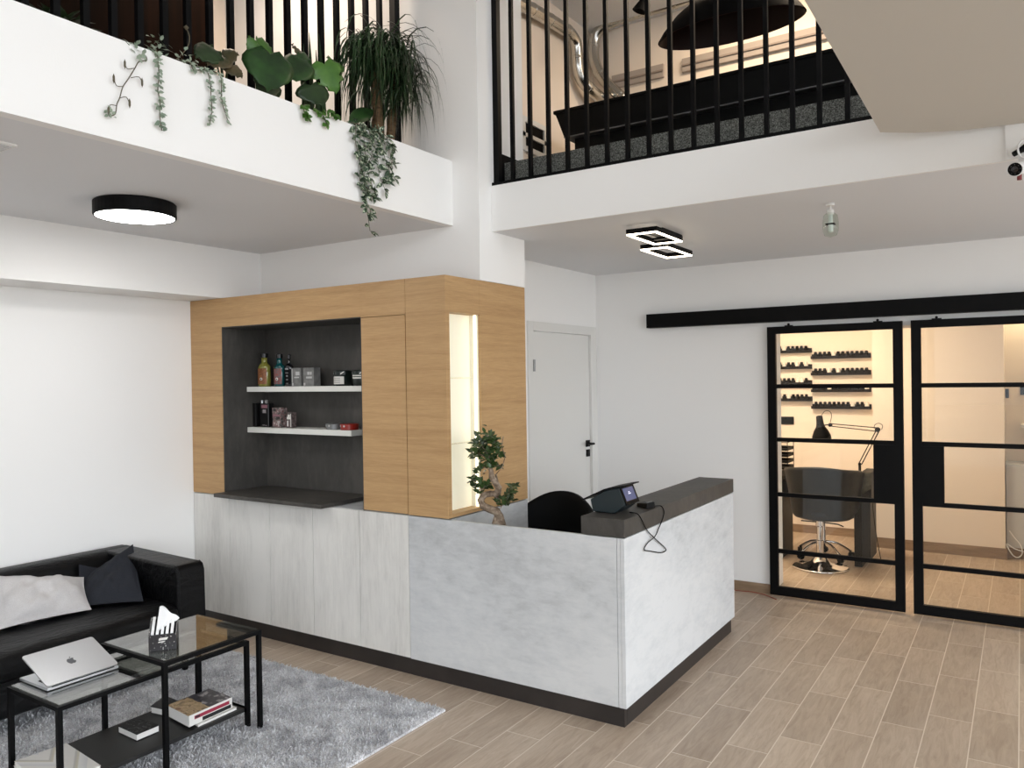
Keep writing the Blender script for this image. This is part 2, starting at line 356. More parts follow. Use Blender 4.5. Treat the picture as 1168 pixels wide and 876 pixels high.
# lit slot in the right side of the unit
LW=mat('slot_white_lining',(240,236,220),rough=.5)
s=MB().box(2.21,2.216,.036,.332,.955,2.095).box(2.216,XC-.014,.329,.332,.955,2.095).box(2.216,XC-.014,.036,.039,.955,2.095)
s.build('slot_lining',LW,T)
LED=mat('led_warm',(255,246,214),emit=(255,243,212),estr=2.2); DIF=mat('slot_diffuser',(236,232,214),rough=.5,emit=(246,238,206),estr=.30)
B(2.222,2.228,.0395,.3285,.956,2.094).build('light_diffuser',DIF,T); B(2.262,2.278,.3235,.3288,.957,2.093).build('led_strip',LED,T)
for z in (1.34,1.72): B(2.2285,2.255,.04,.316,z,z+.005).build('glass_shelf',GLASS,T)
# ------------------------------------------------------------------ reception desk
T=thing('reception_desk','concrete-look reception desk with white return panel and black plinth','desk',(2.7,.9,0))
B(2.0125,3.332,0,.022,.1,.929).build('front_panel',CONC_H,T,bevel=.001)
B(3.335,3.352,0,.04,.1,.929).build('corner_post',CONC_H,T)
B(3.353,3.3744,0,1.715,.1,.929).build('side_panel',CONC_H,T,bevel=.001)
MB().box(2.0125,3.355,.018,.05,0,.1).box(3.33,3.356,.05,1.697,0,.1).build('plinth',PLINTH,T)
MB().box(2.306,3.351,.024,.62,.725,.755).box(2.72,3.351,.62,1.70,.725,.755).build('work_surface',WHITEL,T,bevel=.002)
B(3.14,3.351,1.69,1.712,0,.929).build('end_panel',CONC_H,T)
B(3.15,3.35,.024,1.69,.9,.9288).build('ledge_support',CONC_H,T)
o=B(3.1406,3.3775,-.003,1.7155,.934,1.022).build('bar_top',DCONC,bevel=.0015)
tag(o,'thick dark concrete-look bar top on the white reception desk return','counter top'); 
MB().box(3.16,3.355,.03,1.69,.9289,.934).build('spacer',BLACK,o,local=False).location=(0,0,0)
# ================================================================== OFFICE CHAIR behind the desk
c=P(640,590,y=1.0); cx=c.x+.005
T=thing('office_chair','black office chair with rounded back behind the reception desk','chair',(cx,1.0,0))
def shell(u,v):
    a=(u-.5)*2; w=.265*(1-.0*v); top=.93+.042*math.cos(a*PI/2)**.8 if abs(a)<1 else .93
    z=.56+(top-.0-.56)*v - (0 if v<1 else 0)
    x=a*w; top2=.97-.115*abs(a)**2.2; z=.56+(top2-.56)*v
    return Vector((cx+x,1.0-.10*(a*a)+.03*v,z))
mb=MB(); mb.raw=1; mb.grid(shell,16,10); mb.build('backrest',mat('black_mesh_plastic',(9,10,11),rough=.6,spec=.15),T,smooth=True,solid=.03)
mb=MB(); mb.box(cx-.25,cx+.25,.52,.97,.43,.50); mb.build('seat',LEATHER,T,bevel=.03,seg=4,smooth=True)
MB().lathe([(.028,.1),(.028,.43)],(cx,.76,0),14).build('gas_column',CHROME,T,smooth=True)
mb=MB(); 
for k in range(5):
    a=2*PI*k/5+.3; mb.bar((cx,.76,.10),(cx+.27*math.cos(a),.76+.27*math.sin(a),.075),.045,.03)
mb.build('star_base',BLACK,T)
for k in range(5):
    a=2*PI*k/5+.3; MB().lathe([(.027,-.022),(.027,.022)],(cx+.27*math.cos(a),.76+.27*math.sin(a),.027),12,axis=(math.sin(a),-math.cos(a),0)).build('castor',BLACKM,T)
B(cx-.03,cx+.03,.96,1.0,.42,.62).build('back_support',BLACK,T)
# ================================================================== BONSAI
def Q(a,b,y=.3): return P(540+a*.1484,480+b*.1484,y=y-.14)
T=thing('bonsai_tree','ficus bonsai with twisted grey trunk behind the desk front','plant',(Q(205,790).x,.16,.755))
tr=[Q(a,b,yy) for a,b,yy in [(205,880,.3),(205,790,.3),(198,735,.3),(175,695,.295),(125,678,.28),(75,655,.27),(55,610,.27),(85,568,.28),(135,560,.31),(175,560,.325),(195,515,.32),(165,470,.30),(140,430,.29),(135,380,.295),(120,300,.30),(110,230,.30)]]
mb=MB(); mb.tube(tr,[.032,.031,.026,.024,.023,.022,.021,.018,.018,.019,.019,.018,.017,.013,.008,.004],10); 
mb.tube([Q(180,720),Q(160,790,.27),Q(150,880,.26)],[.012,.014,.012],8); mb.tube([Q(215,730),Q(235,800,.32),Q(240,880,.33)],[.011,.013,.01],8)
mb.tube([Q(150,560,.31),Q(190,600,.33),Q(205,540,.335),Q(185,480,.33),Q(172,410,.32)],[.012,.011,.01,.009,.006],8)
mb.build('trunk',BARK,T,smooth=True)
mb=MB()
br=[[(205,680),(225,640),(260,600),(295,560),(300,520)],[(260,600),(285,610),(305,620)],[(75,610),(55,520),(30,480)],[(60,560),(80,510),(100,490)],[(135,380),(80,360),(60,340)],[(130,340),(170,350),(215,340)],[(120,300),(60,260),(20,240)],[(115,260),(70,200),(30,160)],[(110,240),(150,180),(180,150)],[(105,230),(105,150),(108,110)],[(175,410),(225,350),(245,270),(215,200),(230,120)]]
for q in br: mb.tube([Q(a,b,.3+random.uniform(-.02,.02)) for a,b in q],.0026,5)
mb.build('branches',BARK,T)
mb=MB(); random.seed(3)
def lv(a,b,n,ra,rb):
    for _ in range(int(n*1.25)):
        p=Q(a+random.gauss(0,ra),b+random.gauss(0,rb),.3+random.gauss(0,.03)); 
        d=Vector((random.uniform(-1,1),random.uniform(-1,.6),random.uniform(-.3,1)))
        mb.leaf(p,d,(random.uniform(-.4,.4),-.6,.8),random.uniform(.032,.054),random.uniform(.019,.029),.25,3)
for a in [(110,150,42,30,30),(65,185,22,22,26),(165,195,22,22,24),(95,240,26,40,22),(20,250,22,18,26),(20,165,6,8,12),(65,370,16,16,18),(125,320,22,22,26),(185,270,12,14,16),(205,345,6,10,5),(15,450,16,16,24),(25,505,12,16,14),(95,500,14,14,12),(45,555,5,10,8),(265,585,12,12,12),(305,510,9,10,10),(295,550,7,10,8),(275,620,8,14,8),(213,612,5,7,7),(190,635,4,6,4)]: lv(*a)
mb.build('foliage',leafm('bonsai_leaf',(34,52,26),(66,92,46),.3),T)
px=Q(212,800).x
MB().lathe([(.055,.756),(.075,.765),(.082,.862),(.088,.866),(.088,.874),(.078,.874),(.076,.862)],(px,.16,0),24).build('pot',BLACKM,T,smooth=False)
MB().lathe([(.001,.866),(.0775,.864),(.0775,.858)],(px,.16,0),20).build('soil',SOIL,T)
# ================================================================== POS TERMINAL on the bar
TEAL=mat('dark_teal_plastic',(22,36,40),rough=.35); 
T=thing('card_till_terminal','dark teal wedge shaped till terminal with small screen on the bar top','till',(3.24,.19,1.022))
y0,y1=.12,.285
body=[(3.145,1.028),(3.268,1.026),(3.328,1.072),(3.293,1.156),(3.215,1.138),(3.132,1.088)]
MB().prism([(x,y0,z) for x,z in body],(0,y1-y0,0)).build('housing',TEAL,T,bevel=.003)
MB().prism([(3.088,y0-.012,1.079),(3.22,y0-.012,1.1415),(3.296,y0-.012,1.1595),(3.325,y0-.012,1.165),(3.325,y0-.012,1.171),(3.295,y0-.012,1.1665),(3.216,y0-.012,1.148),(3.085,y0-.012,1.086)],(0,y1-y0+.024,0)).build('tablet',BLACK,T)
nx=Vector((.084,0,.035)).normalized(); e=Vector((-.035,0,.084)).normalized(); c0=Vector((3.328,0,1.072))+nx*.0012
def scr(t,y): return c0+e*t+Vector((0,y,0))
MB().prism([scr(-.004,y0+.002),scr(-.004,y1-.002),scr(.089,y1-.002),scr(.089,y0+.002)],nx*.003).build('screen_bezel',BLACK,T)
SCR=mat('screen_blue',(70,78,110),rough=.2,emit=(86,94,134),estr=.35); sc=nx*.0034
sp=MB().prism([scr(.016,y0+.022)+sc,scr(.016,y1-.022)+sc,scr(.082,y1-.022)+sc,scr(.082,y0+.022)+sc],nx*.0008).build('screen',SCR,T)
mk=MB(); sk=nx*.0044
for a,b,t0,t1 in [(.068,.098,.048,.053),(.074,.09,.056,.061)]: mk.prism([scr(t0,y0+a)+sk,scr(t0,y0+b)+sk,scr(t1,y0+b)+sk,scr(t1,y0+a)+sk],nx*.0004)
mk.build('screen_mark',mat('screen_text',(190,196,220),emit=(190,196,220),estr=.5),sp)
MB().box(3.15,3.26,y0+.02,y1-.02,1.0222,1.028).build('foot',BLACKM,T)
T=thing('card_reader','small black card reader lying beside the till terminal','card reader',(3.32,.40,1.022))
MB().hexa([(3.268,.385,1.0222),(3.352,.33,1.0222),(3.372,.40,1.0222),(3.285,.45,1.0222)],[(3.270,.387,1.042),(3.350,.334,1.052),(3.368,.397,1.055),(3.286,.447,1.044)]).build('body',BLACK,T,bevel=.004)
MB().hexa([(3.335,.352,1.0515),(3.348,.344,1.0525),(3.362,.392,1.0548),(3.347,.40,1.0535)],[(3.335,.352,1.0535),(3.348,.344,1.0545),(3.362,.392,1.0566),(3.347,.40,1.0555)]).build('display',mat('grey_display',(70,72,70),rough=.25),T)
cb=[(3.33,.165,1.03),(3.365,.16,1.03),(3.384,.17,1.012),(3.384,.249,.934),(3.386,.338,.877),(3.384,.459,.813),(3.384,.500,.788),(3.384,.505,.779),(3.384,.49,.776),(3.384,.43,.780),(3.384,.28,.818),(3.384,.225,.832),(3.384,.216,.842),(3.384,.23,.852),(3.384,.272,.866),(3.392,.338,.884),(3.384,.407,.912),(3.384,.465,.955),(3.384,.485,.985),(3.384,.475,1.006),(3.38,.455,1.024),(3.372,.43,1.028),(3.36,.41,1.028)]
def smoothpts(p,n=4):
    p=[Vector(q) for q in p]; out=[]
    for i in range(len(p)-1):
        a,b,c,d=p[max(i-1,0)],p[i],p[i+1],p[min(i+2,len(p)-1)]
        for k in range(n):
            t=k/n; out.append(.5*((2*b)+(c-a)*t+(2*a-5*b+4*c-d)*t*t+(3*b-a-3*c+d)*t**3))
    return out+[p[-1]]
o=MB().tube(smoothpts(cb),.0028,6).build('cable',BLACKM,smooth=True); tag(o,'thin black cable looping down over the desk return','cable')
o=MB().tube(smoothpts([(3.02,2.72,.004),(3.1,2.70,.004),(3.2,2.715,.004),(3.30,2.69,.004),(3.42,2.60,.004)]),.003,6).build('cable',mat('red_cable',(150,60,44),rough=.6),smooth=True); tag(o,'thin reddish cable on the floor by the glass door corner','cable')
# ================================================================== PRODUCTS ON THE NICHE SHELVES
ZU,ZL=1.6822,1.3942; yb=.275
CAPB=mat('black_plastic_cap',(16,16,17),rough=.3); LWH=mat('label_white',(222,220,214),rough=.6)
def bottle(x,label,r,h,glass,labm,spot=True,neck=.46,textm=None):
    T=thing('bottle',label,'bottle',(x,yb,ZU),'bottles on the upper niche shelf')
    hb=h*.64
    MB().lathe([(r*.93,0),(r,.006),(r,hb*.93),(r*.93,hb*.99),(r*.68,hb*1.07),(r*neck*1.1,hb*1.13),(r*neck,hb*1.2),(r*neck,h*.9)],(x,yb,ZU),20,sy=.7).build('body',glass,T,smooth=True)
    MB().lathe([(r*neck*1.15,h*.88),(r*neck*1.15,h),(r*neck*.9,h+.004)],(x,yb,ZU),16).build('cap',CAPB,T)
    lb=MB(); lb.raw=1
    lb.grid(lambda u,v:Vector((x+(r+.0006)*math.cos(R(-150+u*120)),yb+.7*(r+.001)*math.sin(R(-150+u*120))-.0006,ZU+hb*(.12+.74*v))),10,1)
    o=lb.build('label_sticker',labm,T)
    if spot:
        MB().lathe([(.0105,0),(.0105,.0015)],(x+.012,yb-.7*r-.0025,ZU+hb*.36),14,axis=(.25,-1,0)).build('round_emblem',LWH,o)
        MB().box(x+.007,x+.016,yb-.7*r-.006,yb-.7*r-.004,ZU+hb*.32,ZU+hb*.38).build('emblem_mark',BLACK,o)
    if textm:
        for k,(w,hh) in enumerate([(.03,.012),(.028,.004),(.016,.010),(.018,.006),(.024,.003)]):
            zz=ZU+hb*(.82-.17*k); B(x-w/2+.006,x+w/2+.006,yb-.7*r-.003,yb-.7*r-.001,zz,zz+hh).build('printed_line',textm,o)
    return T
def gl(name,rgb): return mat(name,rgb,rough=.08,spec=.7,coat=.5)
bottle(.453,'yellow-green tonic bottle with orange label, leftmost on upper shelf',.053,.235,gl('yellow_green_bottle',(128,126,58)),noisy('orange_label',[(.4,(112,66,38)),(.6,(150,98,60))],90))
bottle(.612,'teal tonic bottle with grey and red label on upper shelf',.046,.226,gl('teal_bottle',(14,74,76)),noisy('grey_red_label',[(.42,(96,92,92)),(.55,(128,66,62))],70))
bottle(.712,'black slim necked bottle with white print on upper shelf',.036,.22,gl('black_bottle',(20,20,24)),BLACK,False,.3,mat('print_grey',(150,150,154)))
GBOX=noisy('grey_carton',[(.4,(104,104,102)),(.6,(126,126,124))],20,(1,1,1),.5)
def carton(name,label,x0,x1,d,z,h,m,marks,group,mm=LWH):
    T=thing(name,label,'box',((x0+x1)/2,yb,z),group)
    B(x0,x1,yb-d/2,yb+d/2,z,z+h).build('carton',m,T,bevel=.001)
    for (a,b,c,e) in marks: B(x0+(x1-x0)*a,x0+(x1-x0)*b,yb-d/2-.0008,yb-d/2+.0005,z+h*c,z+h*e).build('printed_mark',mm,T)
    return T
LGR=mat('print_light_grey',(190,190,188))
carton('product_box','small grey product box right beside the black bottle',.768,.862,.06,ZU,.126,GBOX,[(.45,.85,.6,.8),(.3,.8,.45,.52),(.05,.2,.04,.18),(.05,.12,.2,.95)],'grey product boxes',LGR)
carton('product_box','small grey product box standing free, right one of the pair',.884,.988,.06,ZU,.126,GBOX,[(.4,.6,.62,.78),(.65,.8,.62,.78),(.28,.82,.42,.52),(.05,.2,.04,.18)],'grey product boxes',LGR)
GRB=mat('black_green_tub',(18,30,26),rough=.3)
def tub(x,label,full):
    T=thing('cream_tub',label,'tub',(x,yb,ZU),'black cream tubs on the upper shelf')
    MB().lathe([(.05,0),(.058,.01),(.06,.07),(.054,.075)],(x,yb,ZU),22).build('pot',GRB,T,smooth=True)
    MB().lathe([(.062,.072),(.062,.096),(.056,.101)],(x,yb,ZU),22).build('lid',GRB,T)
    lb=MB(); lb.raw=1; a0,a1=-140,-40
    f=lambda z0,z1:(lambda u,v:Vector((x+.0612*math.cos(R(a0+u*(a1-a0))),yb+.0612*math.sin(R(a0+u*(a1-a0))),ZU+z0+(z1-z0)*v)))
    lb.grid(f(.012,.062) if full else f(.046,.056),10,1)
    if not full: lb.grid(f(.062,.070),10,1)
    for (aa,ab,s) in ((-140,-118,1),(-62,-40,-1)):
        lb.grid(lambda u,v:Vector((x+.0632*math.cos(R(aa+u*(ab-aa))),yb+.0632*math.sin(R(aa+u*(ab-aa))),ZU+.082+.009*v-.014*(u if s>0 else 1-u)+.006)),4,1)
    o=lb.build('label_band',LWH,T)
    if full:
        for z in (.05,.04,.03,.02):
            k=MB(); k.raw=1; k.grid(lambda u,v:Vector((x+.0618*math.cos(R(-115+u*50)),yb+.0618*math.sin(R(-115+u*50)),ZU+z+.003*v)),6,1); k.build('printed_line',mat('print_mid_grey',(130,132,130)),o)
tub(1.232,'black cream tub with large white label on upper shelf',True)
tub(1.402,'dark green cream tub with white stripes beside the oak door',False)
# lower shelf
PK=mat('label_dusty_pink',(140,98,108),rough=.6)
carton('product_box','narrow plain black product box leftmost on the lower shelf',.356,.392,.06,ZL,.17,CAPB,[(.9,.96,.05,.95)],'black packs on the lower shelf',mat('print_dark_grey',(60,60,62)))
T=thing('bottle','slim black bottle between two black packs on lower shelf','bottle',(.412,yb+.01,ZL)); MB().lathe([(.016,0),(.017,.006),(.017,.155),(.011,.165)],(.412,yb+.01,ZL),14).build('body',CAPB,T,smooth=True); MB().lathe([(.009,.163),(.009,.188),(.006,.19)],(.412,yb+.01,ZL),12).build('cap',SILVER,T)
T=thing('bottle','square black bottle with dusty pink label on lower shelf','bottle',(.475,yb,ZL))
B(.433,.518,yb-.025,yb+.025,ZL,ZL+.168).build('body',CAPB,T,bevel=.006,seg=3); MB().lathe([(.012,.166),(.012,.19),(.008,.194)],(.468,yb,ZL),14).build('cap',mat('cap_grey',(120,118,116),rough=.3),T)
B(.444,.508,yb-.0262,yb-.0245,ZL+.135,ZL+.158).build('label_sticker',PK,T)
for q in ((.458,.492,.10,.125),(.455,.478,.012,.018),(.484,.50,.009,.014)): B(q[0],q[1],yb-.0262,yb-.0245,ZL+q[2],ZL+q[3]).build('printed_mark',mat('print_pale',(150,144,146)),T)
COLBOX=noisy('collage_print',[(.36,(40,36,35)),(.47,(120,114,110)),(.54,(112,62,66)),(.64,(170,164,160))],34,(1,1,1),.5,2)
carton('product_box','medium product box with white and pink collage print on lower shelf',.562,.65,.055,ZL,.14,COLBOX,[(.04,.9,.55,.66)],'printed boxes on the lower shelf',PK)
carton('product_box','smallest narrow product box with white print on lower shelf',.7,.752,.045,ZL,.108,noisy('brown_collage',[(.4,(60,48,48)),(.6,(112,100,98))],60),[(.1,.9,.55,.7),(.3,.7,.7,.85),(.15,.35,.1,.45),(.8,.92,.05,.9)],'printed boxes on the lower shelf')
def tin(x,r,m,label):
    T=thing('wax_tin',label,'tin',(x,.262,ZL),'flat tins on the lower shelf')
    MB().lathe([(r*.96,0),(r,.003),(r,.02)],(x,.262,ZL),26).build('base',m,T,smooth=False); MB().lathe([(r*1.03,.019),(r*1.03,.035),(r*.97,.039)],(x,.262,ZL),26).build('lid',m,T)
    for a in (-115,-80): MB().lathe([(.007,0),(.007,.001)],(x+r*1.03*math.cos(R(a)),.262+r*1.03*math.sin(R(a)),ZL+.026),8,axis=(math.cos(R(a)),math.sin(R(a)),0)).build('rim_mark',LGR,T)
tin(1.155,.054,mat('grey_tin',(118,120,120),rough=.35,metal=.3),'flat grey wax tin on the lower shelf')
tin(1.295,.06,mat('red_tin',(150,38,26),rough=.3),'flat red wax tin at the right end of the lower shelf')
# ================================================================== SOFA
T=thing('leather_sofa','black leather sofa along the white wall under the beam','sofa',(.45,-1.44,0))
SY0,SY1=-2.36,-.535
def rbox(b,name,bev=.03,parent=T,m=LEATHER): return B(*b).build(name,m,parent,bevel=bev,seg=4,smooth=True)
rbox((.06,.86,SY0+.19,SY1-.19,.10,.30),'base_frame',.02)
# seat with softly rounded front
prof=[(.20,.28),(.86,.28),(.885,.30),(.892,.35),(.885,.395),(.865,.418),(.82,.43),(.55,.432),(.22,.42)]
MB().prism([(x,SY0+.193,z) for x,z in prof],(0,SY1-SY0-.386,0)).build('seat',LEATHER,T,bevel=.01,smooth=True)
prof=[(.012,.12),(.27,.12),(.235,.42),(.175,.60),(.160,.635),(.135,.655),(.10,.664),(.04,.664),(.018,.65),(.010,.62)]
MB().prism([(x,SY0+.02,z) for x,z in prof],(0,SY1-SY0-.04,0)).build('backrest',LEATHER,T,bevel=.008,smooth=True)
for y0,y1 in ((SY1-.188,SY1),(SY0,SY0+.188)):
    prof=[(.02,.10),(.872,.10),(.880,.12),(.872,.60),(.860,.636),(.835,.648),(.70,.650),(.20,.660),(.06,.662),(.022,.645)]
    a=MB().prism([(x,y0,z) for x,z in prof],(0,y1-y0,0)).build('armrest',LEATHER,T,bevel=.018,seg=4,smooth=True)
    pp=MB(); 
    for yy in (y0+.012,y1-.012): pp.tube([(.878,yy,.12),(.871,yy,.60),(.858,yy,.634),(.83,yy,.648)],.0035,6)
    pp.build('piping',LEATHER,a,smooth=True)
for x in (.10,.80):
    for y in (SY0+.1,SY1-.1): MB().lathe([(.018,0),(.022,.1)],(x,y,0),12).build('leg',BLACK,T)
# cushions: corners BL, BR, TR, TL
def cushion(cor,th,label,m,dent=0,seed=0,pinch=.06):
    rnd=random.Random(seed); bl,br,tr_,tl=[Vector(c) for c in cor]
    nor=((br-bl).cross(tl-bl)).normalized(); ctr=(bl+br+tr_+tl)/4; ph=[rnd.uniform(0,6) for _ in range(6)]
    mb=MB(); N=22
    def pt(u,v,s):
        uu,vv=u*2-1,v*2-1
        q=1-pinch*((1-vv*vv)*abs(uu)**1) ; q2=1-pinch*(1-uu*uu)
        cu,cv=.5+uu*.5*(1-pinch*(1-vv*vv)),.5+vv*.5*(1-pinch*(1-uu*uu))
        p=(bl*(1-cu)+br*cu)*(1-cv)+(tl*(1-cu)+tr_*cu)*cv
        h=max(0,(1-abs(uu)**2.6))**.75*max(0,(1-abs(vv)**2.6))**.75
        w=.13*math.sin(4*uu+3*vv+ph[0])+.09*math.sin(8*vv-5*uu+ph[1])+.06*math.sin(13*uu+7*vv+ph[2])+.05*math.sin(17*uu-9*vv+ph[3])
        if dent: p=p+(bl-tl).normalized()*(dent*math.exp(-((uu+.1)/.34)**2)*max(0,v-.35)**1.2*1.7)
        return p+nor*(s*th*.5*h*(1+w))
    mb.grid(lambda u,v:pt(u,v,1),N,N); mb.grid(lambda u,v:pt(1-u,v,-1),N,N)
    o=mb.build('cushion',m,origin=ctr,smooth=True); md=o.modifiers.new('weld','WELD'); md.merge_threshold=.0006
    tag(o,label,'cushion','cushions on the black sofa'); return o
def s_(a,b,**k): return P(a*.2055,600+b*.2055,**k)
zs=.437
BR=s_(515,478,z=zs); BL=s_(2,592,z=zs); TR=s_(466,283,x=.28); TL=s_(-60,272,x=.25)
cushion([BL+Vector((-.01,0,.014)),BR+Vector((-.01,0,.014)),TR,TL],.19,'light grey linen cushion lying against the sofa back',CUSHG,.02,2)
DBR=s_(808,432,z=zs); DBL=s_(440,462,z=zs)
cushion([DBL+Vector((-.02,0,.012)),DBR+Vector((-.02,0,.012)),s_(738,100,x=.24),s_(478,285,x=.24)],.13,'charcoal cushion with high pointed corner beside the sofa arm',CUSHB,0,5,.03)
cushion([s_(430,430,x=.36)+Vector((0,0,0)),s_(640,400,x=.28),s_(600,240,x=.195),s_(438,212,x=.195)],.05,'second charcoal cushion, mostly hidden behind the pointed one',CUSHB,0,9,.03)
# ================================================================== RUG
T=thing('shag_rug','grey shaggy rug under the nesting glass tables','rug',(1.6,-1.3,0))
RX0,RX1,RY0,RY1=.62,2.485,-2.75,-.285
B(RX0,RX1,RY0,RY1,.0005,.012).build('backing',RUG,T)
mb=MB(); mb.raw=1; random.seed(11); vs=[];fs=[]
NT=46000
for i in range(NT):
    x=random.uniform(RX0,RX1); y=random.uniform(RY0,RY1)
    if x<.95 and random.random()<.5: continue
    a=random.uniform(0,2*PI); ln=random.uniform(.012,.024); le=random.uniform(.004,.02); b=random.uniform(0,2*PI); w=random.uniform(.0022,.004)
    dx,dy=math.cos(a)*w,math.sin(a)*w; ex,ey=math.cos(b)*le,math.sin(b)*le; k=len(vs)
    vs+=[(x-dx,y-dy,.009),(x+dx,y+dy,.009),(x+ex*.45+dx*.8,y+ey*.45+dy*.8,.010+ln*.55),(x+ex*.45-dx*.8,y+ey*.45-dy*.8,.010+ln*.55),(x+ex,y+ey,.010+ln*.8)]
    fs+=[(k,k+1,k+2,k+3),(k+3,k+2,k+4)]
mb.v=[Vector(v) for v in vs]; mb.f=fs
o=mb.build('pile',RUG,T); o['kind']='stuff'
# ================================================================== NESTING TABLES
def table(name,label,x0,x1,y0,y1,h,shelf=None,zf=.014):
    T=thing(name,label,'coffee table',((x0+x1)/2,(y0+y1)/2,zf),'black nesting tables'); t=.02
    MB().box(x0,x1,y0,y0+t,h-.018,h).box(x0,x1,y1-t,y1,h-.018,h).box(x0,x0+t,y0+t,y1-t,h-.018,h).box(x1-t,x1,y0+t,y1-t,h-.018,h).build('frame',BLACK,T)
    for x in (x0,x1-t):
        for y in (y0,y1-t): B(x,x+t,y,y+t,zf,h-.018).build('leg',BLACK,T)
    B(x0+.012,x1-.012,y0+.012,y1-.012,h+.0003,h+.0055).build('glass_top',TGLASS,T)
    if shelf:
        MB().box(x0+t,x1-t,y0+.003,y1-.003,shelf-.018,shelf).build('lower_shelf',mat('black_brown_board',(28,27,26),rough=.5),T)
        MB().box(x0+.002,x1-.002,y0,y0+.02,shelf-.018,shelf-.0).box(x0+.002,x1-.002,y1-.02,y1,shelf-.018,shelf).build('shelf_rail',BLACK,T)
    return T
table('nesting_table','higher black glass side table carrying the white tissue box',1.345,1.845,-1.448,-.922,.496)
table('nesting_table','lower black glass table with dark shelf carrying the laptop',1.367,1.779,-1.866,-.9435,.437,.104)
# ------------------------------------------------------------------ laptop
zt=.4432; T=thing('laptop','silver laptop standing half open on the lower glass table','laptop',(1.47,-1.655,zt))
hx=1.592; L0,L1=-1.811,-1.504
B(1.358,hx,L0,L1,zt+.002,zt+.0135).build('base',SILVER,T,bevel=.002)
kb=MB(); 
for i in range(12):
    for j in range(5): kb.box(1.47+j*.020,1.486+j*.020,L0+.022+i*.022,L0+.040+i*.022,zt+.0134,zt+.0146)
kb.build('keyboard',BLACKM,T)
B(1.375,1.455,-1.71,-1.59,zt+.0133,zt+.0141).build('trackpad',mat('trackpad_grey',(190,192,195),rough=.35),T)
lidv=Vector((1.378-hx,0,.546-(zt+.016))); ll=lidv.length; ld=lidv.normalized(); ln_=Vector((ld.z,0,-ld.x)); ln_=ln_ if ln_.x>0 else -ln_
h0=Vector((hx-.002,0,zt+.016)); 
def LPT(t,y,o=0): return h0+ld*t+Vector((0,y,0))+ln_*o
rr=.012
ring=[]
for (tc_,yc,st) in [(rr,L0+rr,PI),(ll-rr,L0+rr,1.5*PI),(ll-rr,L1-rr,0),(rr,L1-rr,.5*PI)]:
    for k in range(6):
        a=st+k*PI/10; ring.append((tc_+rr*math.cos(a),yc+rr*math.sin(a)))
lid=MB().prism([LPT(t,y,0) for t,y in ring],ln_*.006).build('lid',SILVER,T)
MB().prism([LPT(t,y,-.0008) for t,y in [(.012,L0+.008),(ll-.008,L0+.008),(ll-.008,L1-.008),(.012,L1-.008)]],ln_*.0007).build('screen',mat('screen_off',(14,14,16),rough=.12),T)
MB().tube([(hx-.004,L0+.02,zt+.013),(hx-.004,L1-.02,zt+.013)],.004,8).build('hinge',BLACK,T)
# fruit emblem: silhouette with a bite and a leaf (x right, y up, 1 unit high)
ap=[(0,.80),(.09,.84),(.20,.86),(.30,.83),(.38,.76),(.31,.70),(.27,.62),(.265,.52),(.30,.42),(.36,.35),(.42,.31),(.38,.20),(.32,.10),(.25,.02),(.17,-.02),(.09,0),(0,.03),(-.09,0),(-.17,-.02),(-.25,.03),(-.33,.14),(-.39,.28),(-.42,.44),(-.41,.58),(-.36,.72),(-.27,.81),(-.17,.85),(-.09,.84)]
lf=[(.0,.90),(.02,1.0),(.08,1.09),(.17,1.14),(.17,1.05),(.12,.96),(.06,.91)]
yc,tc0,sz=(L0+L1)/2,ll*.5-.022,.042
EMB=mat('emblem_dark_grey',(84,86,90),rough=.3)
mbx=MB()
for poly in (ap,lf):
    f3=[LPT(tc0+q*sz,yc+p*sz,.0058) for p,q in poly]; n=len(f3); c=sum(f3,Vector())/n
    up=ln_*.0006
    mbx.add([c+up]+[p+up for p in f3]+f3,[(0,1+i,1+(i+1)%n) for i in range(n)]+[(1+i,1+n+i,1+n+(i+1)%n,1+(i+1)%n) for i in range(n)])
mbx.build('lid_emblem',EMB,lid)
# ------------------------------------------------------------------ tissue box
za=.5018; a_=P(825*.2055,600+700*.2055,z=za); b_=P(980*.2055,600+683*.2055,z=za); e1=(b_-a_); w=e1.length; e1.normalize(); e2=Vector((-e1.y,e1.x,0)); dp=.105
T=thing('tissue_box','black patterned box of white tissues on the higher glass table','tissue box',(a_+b_)/2+e2*dp/2)
def TB(u,v,z): return a_+e1*u+e2*v+Vector((0,0,z))
def m_star():
    M=mat('black_starry_card',rough=.35); g=G(M); n=g.noise(g.tc(),120,1); g.base(g.ramp(n,[(.66,(26,23,27)),(.70,(196,190,188))])); return M
STAR=m_star(); hf,hb_=.074,.125
box=MB(); q=.004
for (u0,u1,v0,v1,zz) in ((0,w,0,q,(hf,hf)),(0,w,dp-q,dp,(hb_,hb_)),(0,q,q,dp-q,(hf,hb_)),(w-q,w,q,dp-q,(hf,hb_))):
    box.hexa([TB(u0,v0,0),TB(u1,v0,0),TB(u1,v1,0),TB(u0,v1,0)],[TB(u0,v0,zz[0]),TB(u1,v0,zz[0]),TB(u1,v1,zz[1]),TB(u0,v1,zz[1])])
box.hexa([TB(0,0,0),TB(w,0,0),TB(w,dp,0),TB(0,dp,0)],[TB(0,0,.003),TB(w,0,.003),TB(w,dp,.003),TB(0,dp,.003)])
o=box.build('box',STAR,T)
lb=MB(); 
for (u,z,ww,hh,sk) in ((.36,.047,.30,.011,.02),(.34,.037,.22,.005,.02)): 
    lb.prism([TB(w*u,-.0012,z),TB(w*(u+ww),-.0012,z+.002),TB(w*(u+ww)+sk*.3,-.0012,z+hh+.002),TB(w*u+sk*.15,-.0012,z+hh)],e2*.001)
lb.build('white_script_label',LWH,o)
pk=MB(); pd=MB()
